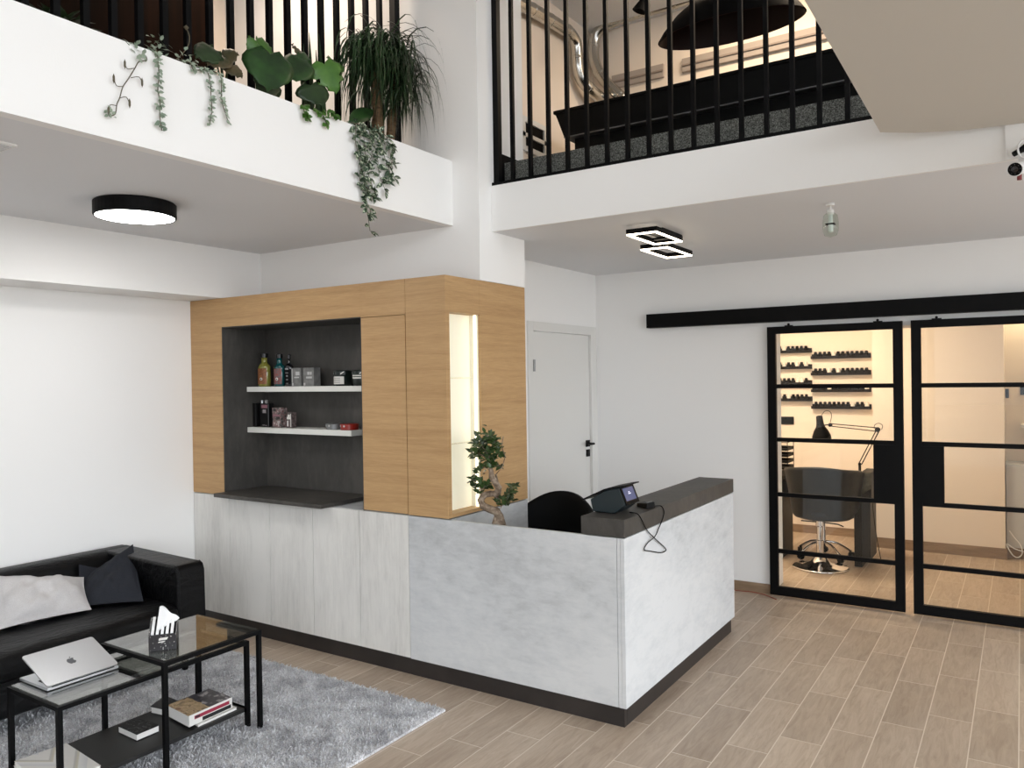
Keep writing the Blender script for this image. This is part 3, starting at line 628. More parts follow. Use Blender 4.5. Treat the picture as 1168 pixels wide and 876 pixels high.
for k in range(5):
    u=w*(.08+.175*k); 
    pk.hexa([TB(u,.008,hf-.01),TB(u+w*.10,.008,hf-.01),TB(u+w*.10,dp-.008,hb_-.012),TB(u,dp-.008,hb_-.012)],[TB(u,.008,hf+.004),TB(u+w*.10,.008,hf+.004),TB(u+w*.10,dp-.008,hb_+.006),TB(u,dp-.008,hb_+.006)])
    if k<4: pd.hexa([TB(u+w*.10,.012,hf-.012),TB(u+w*.175,.012,hf-.012),TB(u+w*.175,dp-.01,hb_-.014),TB(u+w*.10,dp-.01,hb_-.014)],[TB(u+w*.10,.012,hf-.003),TB(u+w*.175,.012,hf-.003),TB(u+w*.175,dp-.01,hb_-.004),TB(u+w*.10,dp-.01,hb_-.004)])
TIS=mat('tissue_white',(242,242,242),rough=.9)
pk.build('folded_tissues',TIS,T); pd.build('tissue_dividers',BLACKM,T)
ts=MB(); ts.raw=1
def tis(u,v):
    b0=TB(w*(.28+.64*u),.030+.045*u,hf+.004+.030*u)
    t0=TB(w*(.36+.70*u),.062+.030*u+.010*math.sin(5*u),hf+.112-.070*u**1.2+.006*math.sin(u*9))
    p=b0*(1-v)+t0*v; return p+(e2*-1)*(.012*math.sin(PI*v)*math.cos(5*u))
ts.grid(tis,14,8); ts.build('pulled_tissue',TIS,T,smooth=True,solid=.0015)
# ------------------------------------------------------------------ books on the lower shelf
zsf=.1042; PAGE=mat('page_white',(226,224,220),rough=.8)
def m_cover():
    M=mat('collage_cover',rough=.3); g=G(M); v=g.tc((1,1,.1))
    n=g.noise(v,16,3,.6,1.5); c=g.ramp(n,[(.3,(60,50,50)),(.42,(190,160,120)),(.52,(214,188,150)),(.6,(150,110,80)),(.72,(90,84,90))])
    sp=g.n('ShaderNodeSeparateXYZ'); g.l(g.tc(),sp.inputs[0]); f=g.math('GREATER_THAN',g.math('ADD',sp.outputs[1],g.math('MULTIPLY',n,.10)),-1.085)
    d=g.ramp(g.noise(v,30,3),[(.4,(46,46,54)),(.56,(74,72,80)),(.66,(180,176,176))]); g.base(g.mix(f,c,d)); return M
def zz6(a,b,z): return P(170+a*.10274,770+b*.10274,z=z)
def book(name,label,c,h,cover,pages=PAGE,cov=.004,group='books and magazines on the table shelf',spine=None,z0=zsf,wave=0):
    c=[Vector((p[0],p[1],0)) for p in c]; ctr=sum(c,Vector())/4
    T=thing(name,label,'book',(ctr.x,ctr.y,z0),group)
    def ring(z,ins=0): return [Vector((p.x,p.y,z))+(ctr-p).normalized()*ins for p in c]
    MB().hexa(ring(z0),ring(z0+cov)).build('back_cover',cover if not spine else LWH,T)
    MB().hexa(ring(z0+cov,.003),ring(z0+h-cov,.003)).build('pages',pages,T)
    MB().hexa(ring(z0+h-cov),ring(z0+h)).build('front_cover',cover,T)
    if spine:
        e=(c[2]-c[1]).normalized(); o=Vector((e.y,-e.x,0)); p,q=c[1],c[2]; f=lambda u,z,k=.0: p+(q-p)*u+Vector((0,0,z))+o*k
        MB().prism([f(0,z0),f(1,z0),f(1,z0+h),f(0,z0+h)],o*.002).build('spine',LWH,T)
        MB().prism([f(.12,z0+h*.48),f(.93,z0+h*.48),f(.93,z0+h*.80),f(.12,z0+h*.80)],o*.0026).build('spine_band',mat('spine_crimson',(150,44,66),rough=.5),T)
        MB().prism([f(.14,z0+h*.55),f(.24,z0+h*.55),f(.24,z0+h*.73),f(.14,z0+h*.73)],o*.0030).build('spine_title',mat('dark_print',(40,34,40)),T)
        MB().prism([f(.30,z0+h*.06),f(.97,z0+h*.06),f(.97,z0+h*.40),f(.30,z0+h*.40)],o*.0026).build('spine_lower_band',mat('spine_black',(30,30,32)),T)  # near-black strip along the lower part of the spine
    return T
zt2=zsf+.012+.052
tp=[zz6(205,335,zt2),zz6(440,455,zt2),zz6(918,245,zt2),zz6(665,150,zt2)]
book('magazine','thick magazine with colourful collage cover and crimson spine band',tp,.052,m_cover(),cov=.002,spine=True,z0=zsf+.012)
zl=zsf+.0105; 
book('magazine','thin white magazine sticking out under the thick colourful one',[zz6(330,420,zl),zz6(545,553,zl),zz6(975,358,zl),zz6(760,270,zl)],.0105,LWH,cov=.0015)
zk=zsf+.036
book('book','grey and white book half hidden behind the thick magazine',[zz6(18,345,zk),zz6(140,372,zk),zz6(330,290,zk),zz6(175,225,zk)],.036,mat('dark_cover',(50,49,50),rough=.35))
def z6(a,b,z): return P(100+a*.2238,680+b*.2238,z=z)
zb=zsf+.034
def m_bw():
    M=mat('black_white_cover',rough=.45,spec=.2); g=G(M); n=g.noise(g.tc((1,1,.1)),22,2,.4,2.5); g.base(g.ramp(n,[(.56,(18,18,19)),(.62,(92,92,92)),(.66,(30,30,30))])); return M
book('book','small square book with glossy black cover on the table shelf',[z6(155,660,zb),z6(250,703,zb),z6(365,655,zb),z6(255,622,zb)],.034,m_bw())
def m_chev():
    M=mat('chevron_cover',rough=.4); g=G(M); sp=g.n('ShaderNodeSeparateXYZ'); g.l(g.tc(),sp.inputs[0])
    d=g.math('ADD',g.math('ABSOLUTE',g.math('SUBTRACT',sp.outputs[1],-1.80)),g.math('MULTIPLY',sp.outputs[0],.6)); w=g.math('FRACT',g.math('MULTIPLY',d,9))
    g.base(g.ramp(w,[(.0,(226,222,216)),(.45,(226,222,216)),(.5,(190,186,180)),(.62,(206,198,176)),(.68,(232,230,226)),(1,(210,208,208))])); return M
zc=zsf+.0455
def z4(a,b,z): return P(a*.11986,780+b*.11986,z=z)
p0,p1,p2=z4(135,735,zc),z4(630,562,zc),z4(960,775,zc); p3=p0+(p2-p1)
c=[p0,p3,p2,p1]
book('magazine','white magazine with chevron print topmost on the pile at the shelf end',c,.012,m_chev(),cov=.0015,z0=zsf+.033)
off=Vector((.012,-.008,0))
book('magazine','white magazine in the middle of the pile at the shelf end',[p+off for p in c],.016,LWH,cov=.0015,z0=zsf+.0165)
off=Vector((.02,-.004,0))
book('magazine','white magazine lowest in the pile at the shelf end',[p+off for p in c],.016,LWH,cov=.0015,z0=zsf)
# ================================================================== LAMPS
LAMP=mat('lamp_diffuser',(255,255,255),emit=(255,253,250),estr=27)
rc=P(154.5,248,z=2.572); T=thing('ceiling_light','round black drum ceiling light glowing white under the gallery','ceiling lamp',(rc.x,rc.y,ZCL))
MB().lathe([(.0,.0),(.19,.0),(.197,-.006),(.197,-.07),(.193,-.075),(.187,-.075),(.187,-.066),(.0,-.064)],(rc.x,rc.y,ZCL-.0005),48).build('housing',BLACK,T)
MB().lathe([(.0,-.0665),(.186,-.0668),(.186,-.0735),(.15,-.077),(.0,-.079)],(rc.x,rc.y,ZCL),48).build('diffuser',LAMP,T)
T=thing('ceiling_light','black ceiling light of two overlapping glowing rectangles above reception','ceiling lamp',(3.12,1.2,ZCR))
def sqring(x0,x1,y0,y1,z,name):
    t=.017; MB().box(x0,x1,y0,y0+t,z,z+.028).box(x0,x1,y1-t,y1,z,z+.028).box(x0,x0+t,y0+t,y1-t,z,z+.028).box(x1-t,x1,y0+t,y1-t,z,z+.028).build('frame',BLACK,T)
    e=.002; MB().box(x0+e,x1-e,y0+e,y0+t-e,z-.008,z).box(x0+e,x1-e,y1-t+e,y1-e,z-.008,z).box(x0+e,x0+t-e,y0+t-e,y1-t+e,z-.008,z).box(x1-t+e,x1-e,y0+t-e,y1-t+e,z-.008,z).build('diffuser',mat('lamp_square_diffuser',(255,255,255),emit=(255,238,212),estr=8),T)
sqring(3.052,3.243,.775,1.195,2.552,'frame'); sqring(2.94,3.128,1.235,1.68,2.535,'frame')
MB().box(3.10,3.20,.98,1.30,ZCR-.03,ZCR-.0005).box(3.10,3.13,1.19,1.25,2.562,ZCR-.03).box(3.06,3.2,1.13,1.16,2.565,ZCR-.03).build('canopy',BLACK,T)
bp_=P(947,232,z=ZCR); T=thing('bulb_pendant','clear glass bulb hanging bare from the right ceiling','bulb',(bp_.x,bp_.y,ZCR)); x,y=bp_.x,bp_.y
MB().lathe([(.0,0),(.022,-.001),(.022,-.012),(.006,-.014),(.006,-.03),(.018,-.034),(.018,-.06)],(x,y,ZCR-.0002),18).build('socket',WHITED,T)
MB().lathe([(.02,-.05),(.036,-.065),(.040,-.10),(.040,-.14),(.030,-.168),(.0,-.178)],(x,y,ZCR),22).build('glass',BGLASS,T,smooth=True)
MB().box(x-.022,x+.022,y-.02,y+.02,ZCR-.112,ZCR-.106).build('filament_holder',BLACK,T)
MB().lathe([(.012,-.06),(.014,-.15),(.0,-.155)],(x,y,ZCR),12).build('inner_stem',mat('opal_glass',(220,226,222),rough=.3),T)
T=thing('ceiling_vent','pale slatted square vent in the ceiling at the left edge','vent',(1.68,-2.12,ZCL))
MB().box(1.60,1.757,-2.28,-1.963,ZCL-.008,ZCL-.0003).build('frame',WHITED,T)
sl=MB(); 
for k in range(7): sl.box(1.612+k*.02,1.622+k*.02,-2.27,-1.975,ZCL-.012,ZCL-.008)
sl.build('slats',mat('vent_grey',(200,200,200),rough=.6),T)
# ================================================================== RAILINGS
T=thing('gallery_railing','black vertical bar railing behind the plants on the left gallery','railing',(1.8,-.9,2.9))
XR=1.76
for k in range(22):
    y=.10-.1195*k; w=.027
    B(XR-w/2,XR+w/2,y-w/2,y+w/2,3.0005,4.20).build('baluster',BLACK,T)
B(XR-.022,XR+.022,.215,.26,3.0005,4.24).build('post',BLACK,T)
B(XR-.02,XR+.02,-2.6,.3,4.20,4.235).build('handrail',BLACK,T)
T=thing('gallery_railing','black vertical bar railing along the right gallery edge','railing',(3.5,YP,2.885))
YRB=YP+.028
B(XC+.002,5.6,YP-.014,YP+.05,2.886,2.905).build('bottom_rail',BLACK,T)
B(XC+.002,5.6,YRB-.02,YRB+.02,4.05,4.09).build('handrail',BLACK,T)
for k in range(1,27):
    x=2.308+.1256*k
    B(x-.011,x+.011,YRB-.011,YRB+.011,2.905,4.05).build('baluster',BLACK,T)
B(XC+.002,XC+.038,YRB-.02,YRB+.02,2.905,4.05).build('post',BLACK,T)
# ================================================================== PLANTS ON THE GALLERY
def k1(a,b,x=2.0): return P(180+a*.18836,b*.18836,x=x)
def k2(a,b,x=2.0): return P(280+a*.34247,b*.34247,x=x)
def k3(a,b,x=2.125): return P(100+a*.18274,b*.18274,x=x)
ZS=2.9855
def big_leaf(mb,tip,base,W,nor=(1,-.35,.25),curl=.07,lobes=None,n=10,notch=.16):
    """heart-shaped blade from stalk end (base) to tip; lobes cuts rim slits"""
    base,tip=Vector(base),Vector(tip); d=tip-base; L=d.length; d.normalize(); nn=Vector(nor); nn=(nn-d*nn.dot(d)).normalized(); sd=d.cross(nn)
    prof=[(-notch,.34),(-notch*.6,.62),(0.02,.86),(.14,1),(.28,1),(.42,.92),(.56,.78),(.70,.58),(.83,.35),(.93,.15),(1,.0)]
    vs=[];m_=4
    for i,(t,w) in enumerate(prof):
        for j in range(-m_,m_+1):
            q=j/m_; wj=w
            if lobes and i in lobes and abs(j)==m_: wj=w*.55
            tt=t if t>=0 else t*abs(q)**.5
            p=base+d*(L*tt)+sd*(W/2*wj*q)+nn*(-curl*L*max(tt,0)**2-.16*W*q*q*wj*wj+.05*W*abs(q)*wj+ (.012*math.sin(tt*22)*abs(q)))
            vs.append(p)
    c=2*m_+1
    mb.add(vs,[(i*c+j,i*c+j+1,(i+1)*c+j+1,(i+1)*c+j) for i in range(len(prof)-1) for j in range(2*m_)])
def plant_with_leaves(name,label,leaves,mats,foot,group=None):
    T=thing(name,label,'plant',foot,group); foot=Vector(foot); st=MB()
    for (tip,base,W,nor,mk,lob) in leaves:
        mb=MB(); mb.raw=1; big_leaf(mb,tip,base,W,nor,lobes=lob); mb.build('leaf',mats[mk],T,smooth=True,solid=.002)
        mid=(foot+Vector(base))/2+Vector((-.02,0,.05)); st.tube(smoothpts([foot+Vector((0,random.uniform(-.01,.01),0)),mid,base],4),.0045,6)
    st.build('stems',mat('stem_green',(62,78,40),rough=.5),T)
    return T
f1=k1(420,440,1.93); f1.z=ZS
plant_with_leaves('philodendron','dark bronze green leafy plant between the pale trailing vines',[
 (k1(232,345),k1(340,300,1.97),.13,(1,-.4,.5),0,None),(k1(300,390),k1(395,345,1.98),.12,(.8,-.4,.7),1,None),(k1(490,330,2.03),k1(385,350,1.96),.14,(.9,-.5,.5),1,None),(k1(512,470,2.05),k1(440,400,2.0),.08,(1,-.2,.2),1,None)],[LD,LBR],f1)
f1=k1(700,520,1.9); f1.z=ZS
plant_with_leaves('monstera','green monstera with one large smooth heart shaped leaf',[
 (k1(670,545,2.07),k1(680,330,2.02),.245,(1,-.45,.3),0,None),(k1(620,565,2.03),k1(690,480,1.97),.15,(1,-.2,.3),2,None),(k1(700,330,1.97),k1(600,245,1.93),.14,(.7,-.5,.8),1,None),(k1(548,215,1.95),k1(590,300,1.95),.07,(.6,-.6,.6),1,None)],[LG,LB,LD],f1)
f1=k1(930,540,1.9); f1.z=ZS
plant_with_leaves('monstera','bright green monstera with split leaves beside the grassy palm',[
 (k1(1085,565,2.06),k1(1010,390,2.02),.21,(1,-.5,.25),1,{5,7}),(k1(955,470,2.0),k1(850,350,1.97),.17,(1,-.3,.4),0,{6}),(k1(800,480,2.02),k1(880,365,1.98),.16,(1,-.5,.3),0,None),(k1(810,265,1.93),k1(880,330,1.95),.10,(.8,.2,.5),3,None),(k1(1000,640,2.07),k1(930,520,2.02),.2,(1,-.3,.4),2,None),(k1(1130,420,2.0),k1(1050,370,1.99),.14,(.8,-.4,.7),1,{5})],[LG,LB,LD,LBR],f1)
f1=k1(960,420,1.86); f1.z=ZS
T=thing('snake_plant','upright spiky dark leaves behind the split leaf monstera','plant',f1); mb=MB(); mb.raw=1
for a,b,dx in [(925,195,0),(985,205,.02),(890,262,-.02),(965,300,.01)]:
    tp_=k1(a,b,1.88); ft=Vector((1.87+dx,tp_.y+.01,ZS)); mb.leaf(ft,tp_-ft,(1,0,0),(tp_-ft).length,.034,.02,6,'strap',.1)
mb.build('leaves',LD,T,solid=.003)
# small ivy over the edge
f1=k2(215,380,2.0); f1.z=ZS
T=thing('ivy','small green ivy sprigs peeping over the parapet below the monstera','plant',f1); mb=MB(); mb.raw=1; st=MB()
for pts in ([(200,350),(195,370),(205,395)],[(240,372),(262,390),(268,412)],[(270,370),(290,378),(305,386)]):
    q=[Vector((2.02,k2(*pts[0]).y,ZS+.05))]+[k2(a,b,2.122) for a,b in pts]; q=[q[0]]+[Vector((2.114,q[1].y,max(q[1].z,3.045)))]+q[2:]; st.tube(smoothpts(q,3),.002,5)
    for p in smoothpts(q,3)[3:]:
        for _ in range(2): mb.leaf(p,(random.uniform(.1,.6),random.uniform(-1,1),random.uniform(-.8,.3)),(1,0,.4),.032,.024,.2,3)
st.build('stems',STEM,T); mb.build('leaves',LB,T)
# pale trailing vines
def vine(name,label,strands,clump,leafmat,L,W,foot,per=3,stemr=.0022,step=.016):
    T=thing(name,label,'plant',foot); st=MB(); mb=MB(); mb.raw=1
    for q in strands:
        pts=smoothpts(q,5); st.tube(pts,stemr,5); acc=0
        for i in range(1,len(pts)):
            acc+=(pts[i]-pts[i-1]).length
            while acc>step:
                acc-=step; p=pts[i]
                for _ in range(per):
                    d=Vector((random.uniform(.0,.7),random.uniform(-1,1),random.uniform(-.7,.35))); mb.leaf(p+Vector((0,random.uniform(-.004,.004),random.uniform(-.008,.008))),d,(1,0,.5),L*random.uniform(.7,1.15),W,.2,3)
    for (p,n,r) in clump:
        for _ in range(n):
            d=Vector((random.uniform(-.3,.8),random.uniform(-1,1),random.uniform(-.3,.8))); mb.leaf(p+Vector([random.gauss(0,r) for _ in range(3)]),d,(.5,0,1),L*1.15,W*1.1,.2,3)
    st.build('stems',STEM,T); mb.build('leaves',leafmat,T); return T,st
lipz=3.043
def over(y,z=ZS+.02): return [Vector((1.98,y,z)),Vector((2.05,y,lipz+.012)),Vector((2.112,y,lipz+.004))]
y=k3(440,300).y; e=[k3(a,b) for a,b in [(440,400),(445,480),(438,560),(452,640),(450,720),(462,815)]]
T,_=vine('trailing_plant','pale trailing plant at left with one straight strand and thin bare runner',[over(y)+e],[(Vector((2.07,y+.02,lipz+.02)),26,.022),(Vector((2.11,y-.10,lipz-.01)),8,.012)],LP,.024,.016,(1.98,y,ZS))
st=MB(); q=[Vector((2.06,y-.03,lipz+.012))]+[k3(a,b) for a,b in [(370,372),(320,385),(295,425),(255,490),(218,545),(200,610),(182,650),(172,710),(140,725)]]; st.tube(smoothpts(q,4),.0022,5)
for a,b,c_,d_,e_,f_ in [(295,425,250,430,232,400),(270,485,320,480,340,515),(218,540,180,535,163,490),(200,612,240,605,262,645),(180,660,140,655,130,690)]: st.tube(smoothpts([k3(a,b),k3(c_,d_),k3(e_,f_)],3),.0016,5); st.lathe([(.0,-.02),(.004,-.008),(.004,.008),(.0,.02)],k3(e_,f_),6)
st.build('runner',STEM,T)
mb=MB(); mb.raw=1
for _ in range(10): mb.leaf(k3(140+random.uniform(-25,20),715+random.uniform(-30,15)),(random.random(),random.uniform(-1,1),random.uniform(-1,1)),(1,0,0),.018,.012,.2,3)
for _ in range(12): mb.leaf(k3(330+random.uniform(-20,35),350+random.uniform(-20,20)),(random.random(),random.uniform(-1,1),random.uniform(-1,1)),(1,0,0),.02,.014,.2,3)
mb.build('runner_leaves',LP,T)
y=k3(750,430).y
T,_=vine('trailing_plant','pale trailing plant with two short strands before the bronze leaves',[
 over(k3(650,380).y)+[Vector((2.118,k3(670,400).y,3.02)),k3(740,440),k3(765,520),k3(770,600),k3(775,690),k3(760,785)],
 over(k3(800,440).y)+[k3(830,480),k3(835,560),k3(840,640),k3(865,720),k3(880,770)]],
 [(Vector((2.085,k3(610,370).y,lipz+.015)),14,.018),(Vector((2.1,k3(700,420).y,lipz)),12,.014),(Vector((2.04,k3(525,300).y,lipz+.05)),8,.02),(Vector((2.03,k3(570,265).y,lipz+.08)),5,.014)],LP,.022,.015,(1.98,y,ZS))
st=MB(); st.tube(smoothpts([Vector((2.0,k3(560,350).y,ZS+.02)),k3(575,350,2.05),k3(625,290,2.05),k3(635,230,2.05),k3(615,170,2.05)],4),.0022,5); st.lathe([(0,-.012),(.011,0),(0,.012)],k3(615,172,2.05),8); st.build('flower_stalk',STEM,T)
# ponytail palm
f1=Vector((1.95,k2(455,440,1.98).y,ZS)); T=thing('ponytail_palm','tall grassy palm with two brown trunks and drooping narrow leaves','plant',f1)
t1=[Vector((1.97,k2(447,430).y,ZS)),k2(440,390,1.97),k2(435,320,1.97),k2(428,240,1.96),k2(422,170,1.96)]; t2=[Vector((1.98,k2(485,450).y,ZS)),k2(488,400,1.98),k2(492,330,1.98),k2(490,250,1.97),k2(478,170,1.97)]
MB().tube(smoothpts(t1,4),[.036]*4+[.03]*4+[.026]*5+[.022]*4,12).build('trunk',BARKP,T,smooth=True); MB().tube(smoothpts(t2,4),[.026]*6+[.02]*11,12).build('trunk',BARKP,T,smooth=True)
mb=MB(); mb.raw=1; random.seed(21)
def strap(p,d,L,drop,w):
    d=Vector(d).normalized(); p=Vector(p); n=9; v=d*(L/n); pts=[p]
    for i in range(n):
        v=v+Vector((0,0,-drop*L/n/n*(1+i*.25))); v=v.normalized()*(L/n); q=pts[-1]+v
        if q.y>.325: v.y=-abs(v.y)*.2; q=pts[-1]+v
        if q.z<3.055 and q.x>2.03 or q.z<3.0 or q.x<1.80: break
        pts.append(q)
    if len(pts)<3: return
    n=len(pts)-1; vs=[]
    for i,q in enumerate(pts):
        t=i/n; tt=(pts[min(i+1,n)]-pts[max(i-1,0)]); sd=tt.cross(Vector((.3,.2,1))).normalized(); ww=w*(1-t**2.2)*.5+.0006
        vs+=[q-sd*ww,q+sd*ww]
    mb.add(vs,[(2*i,2*i+1,2*i+3,2*i+2) for i in range(n)])
cr=[(t1[-1]+Vector((0,0,.05)),130),(k2(440,215,1.98),90),(t2[-1]+Vector((.02,.02,.03)),170),(k2(520,190,2.03),150),(k2(385,165,1.97),90),(k2(545,260,2.05),90),(k2(500,300,2.03),70)]
for crown,N in cr:
    for _ in range(N):
        a=random.uniform(0,2*PI); el=random.uniform(-.3,.9)
        strap(crown+Vector((random.gauss(0,.03),random.gauss(0,.045),random.gauss(0,.05))),(math.cos(a)*math.cos(el)*.75,math.sin(a)*math.cos(el),math.sin(el)),random.uniform(.30,.52),random.uniform(2.6,5.5),random.uniform(.006,.0095))
for a,b in [(500,60),(520,50),(480,70),(545,75),(560,100)]:
    strap(k2(a-20,b+110,2.0),k2(a,b,2.03)-k2(a-20,b+110,2.0),.5,3.6,.008)
mb.build('foliage',LPALM,T)
mb=MB(); mb.raw=1
f2=Vector((1.99,k2(345,405,2.03).y,ZS)); T2=thing('broad_leaf_plant','single low broad dark green leaf at the foot of the grassy palm','plant',f2)
ft=k2(430,360,2.03); b0=k2(345,408,2.06); b0.z=max(b0.z,3.05); mb.leaf(b0,ft-b0,(1,-.2,.6),(ft-b0).length,.085,.05,8,'oval',.25); mb.build('leaf',LG,T2,smooth=True,solid=.002)
MB().tube([f2,b0-Vector((.03,0,.02)),b0],.006,6).build('stem',STEM,T2)
# variegated hanging vine
random.seed(5)
def vv(*q): return [k2(a,b,2.125) for a,b in q]
st_=[over(k2(372,430,2.125).y)+vv((365,455),(372,500),(385,560),(395,610),(420,650),(430,665)),over(k2(395,440,2.125).y)+vv((395,470),(400,540),(395,600),(400,660),(405,700),(415,770)),over(k2(430,450,2.125).y)+vv((430,480),(440,530),(445,580),(460,620),(468,640)),over(k2(470,460,2.125).y)+vv((478,480),(490,520),(485,560),(498,598)),over(k2(450,455,2.125).y)+vv((455,480),(465,530),(480,570),(475,610)),over(k2(385,440,2.125).y)+vv((382,480),(388,540),(380,590),(392,640),(420,710)),over(k2(415,445,2.125).y)+vv((418,480),(420,520),(405,560),(430,640),(445,665)),over(k2(440,452,2.125).y)+vv((462,470),(485,492),(497,490))]
vine('hanging_vine','dark variegated vine hanging lowest over the white parapet',st_,[],LV,.05,.024,(1.98,k2(430,450).y,ZS),1,.0016,.013)
# white slim pot with small plant behind the railing
T=thing('potted_plant','slim white pot with dark plant behind the railing at far left','plant',(1.55,-1.68,2.9)); 
MB().lathe([(.028,0),(.034,.36),(.032,.365),(.03,.35)],(1.55,-1.68,2.9005),16).build('pot',WHITED,T)
mb=MB(); mb.raw=1
for _ in range(40): mb.leaf((1.55+random.gauss(0,.02),-1.68+random.gauss(0,.03),3.24),(random.uniform(-1,1),random.uniform(-1,1),random.uniform(.2,1.2)),(0,0,1),.11,.035,.5,4)
mb.build('foliage',LD,T)
# upper left interior: dark wardrobe and gallery wall
T=thing('wardrobe','dark brown wardrobe wall behind the left railing','wardrobe',(.35,-2.0,2.9))
DB=noisy('dark_walnut',[(.35,(14,8,5)),(.65,(26,14,8))],6,(4,4,.3),.7,6,0,.02)
B(.0055,.58,-4.2,-.21,2.9005,4.6).build('carcass',DB,T)
for k in range(6): B(.581,.60,-4.19+k*.664,-3.53+k*.664,2.94,4.58).build('door',DB,T,bevel=.002)
# ================================================================== UPPER RIGHT ROOM
T=thing('billiard_table','long black table with flared end behind the right railing','table',(3.35,2.0,3.05))
BKT=mat('table_black',(5,5,5),rough=.55,spec=.15)
MB().hexa([(2.225,1.54,3.46),(4.9,1.54,3.46),(4.9,2.5,3.46),(2.225,2.5,3.46)],[(2.178,1.5,3.622),(4.95,1.5,3.622),(4.95,2.55,3.622),(2.178,2.55,3.622)]).build('body',BKT,T)
MB().box(2.165,4.96,1.488,2.562,3.622,3.645).build('top_rail',BKT,T,bevel=.004)
B(2.225,4.9,1.535,2.5,3.452,3.46).build('trim_strip',mat('trim_steel',(110,110,112),rough=.35,metal=.6),T)
B(2.28,4.85,1.6,2.46,3.33,3.452).build('lower_frame',BKT,T)
for x in (2.36,4.7):
    for y in (1.64,2.36): B(x,x+.1,y,y+.1,3.0505,3.33).build('leg',BKT,T)
MB().lathe([(0,-.004),(.012,0),(.012,.012),(0,.016)],(2.18,1.53,3.646),10).build('corner_cap',CHROME,T)
T=thing('pendant_lamp','large dark oblong lamp shade hanging over the black table','pendant lamp',(3.33,1.9,ZTOP))
DOME=mat('shade_red_brown',(34,13,8),rough=.45,spec=.2); mb=MB(); mb.raw=1
prof=[(.02,.30),(.25,.285),(.5,.235),(.75,.15),(.92,.06),(1.0,0)]
A_,B_=.51,.24
mb.lathe([(A_*r,z) for r,z in prof],(3.33,1.9,4.095),40,sy=B_/A_); mb.f=[f for f in mb.f if len(f)==4]; mb.build('shade',BLACKM,T,smooth=True)
mb=MB(); mb.raw=1; mb.lathe([(A_*r*.985,z-.004) for r,z in prof],(3.33,1.9,4.095),40,sy=B_/A_); mb.f=[f for f in mb.f if len(f)==4]; mb.build('shade_lining',DOME,T,smooth=True)
MB().tube([(3.33,1.9,4.385),(3.33,1.9,ZTOP)],.006,8).build('cord',BLACKM,T); MB().lathe([(.05,0),(.05,-.02),(.01,-.03)],(3.33,1.9,ZTOP-.0003),20).build('canopy',BLACKM,T)
T=thing('spot_light','small black ceiling spot near the silver ducts','spot light',(2.64,2.0,ZTOP))
MB().lathe([(.022,0),(.022,-.22)],(2.65,2.0,ZTOP-.0003),14).build('stem',BLACKM,T); MB().lathe([(.03,.03),(.055,-.035),(.05,-.035),(.0,.0)],(2.64,2.0,ZTOP-.25),18,axis=(.35,.1,.9)).build('head',BLACKM,T)
def duct(label,pts,r):
    pts=smoothpts(pts,5); T=thing('ventilation_duct',label,'duct',pts[0]); MB().tube(pts,r,18).build('pipe',DUCT,T,smooth=True)
    acc=0; L=[0]
    for i in range(1,len(pts)):
        acc+=(pts[i]-pts[i-1]).length
        if acc>.26: acc=0; d=(pts[i]-pts[i-1]).normalized(); MB().lathe([(r*.98,-.012),(r*1.05,-.008),(r*1.05,.008),(r*.98,.012)],pts[i],18,axis=d).build('joint_ring',DUCT,T)
def u_(a,b,**k): return P(560+a*.13699,b*.13699,**k)
dl=lambda a,b,x=1.93:P(a,b,x=x)
duct('silver ventilation duct running along the left upper wall and bending down',[dl(560,-14),dl(590,2),dl(617,17),dl(640,31),dl(650,38),dl(656,48),dl(658,60),dl(659,76),dl(663,90,1.94),dl(672,101,1.97),dl(684,111,2.0),dl(700,124,2.03)],.05)
dr=lambda a,b,y=2.66:P(a,b,y=y)
duct('silver ventilation duct running along the back upper wall and bending down',[dr(900,-32),dr(820,-12),dr(760,6),dr(720,17),dr(698,25),dr(684,34),dr(678,46),dr(677,62),dr(680,76),dr(688,90),dr(698,101),dr(712,114)],.048)
for i,(x0,x1,lab) in enumerate([(2.05,2.522,'shorter beige wall ledge behind the black table'),(2.683,4.6,'longer beige wall ledge behind the black table')]):
    T=thing('wall_ledge',lab,'ledge',((x0+x1)/2,2.73,4.2)); LED_=mat('ledge_beige',(172,160,150),rough=.7)
    B(x0,x1,2.716,2.7455,4.20,4.31).build('board',LED_,T,bevel=.003); B(x0,x1,2.706,2.716,4.245,4.258).build('groove_strip',mat('ledge_strip',(146,132,122),rough=.7),T)
T=thing('wall_vent','white framed wall vent with two dark louvred openings','vent',(XW,1.72,3.41))
MB().box(XW+.0005,XW+.02,1.53,1.90,3.43,3.47).box(XW+.0005,XW+.02,1.53,1.90,3.54,3.57).box(XW+.0005,XW+.02,1.53,1.90,3.65,3.69).box(XW+.0005,XW+.02,1.53,1.58,3.47,3.65).box(XW+.0005,XW+.02,1.86,1.90,3.47,3.65).build('frame',WHITED,T)
for z in (3.47,3.57): B(XW+.0005,XW+.006,1.58,1.86,z,z+.08 if z>3.5 else z+.07).build('opening',BLACKM,T)
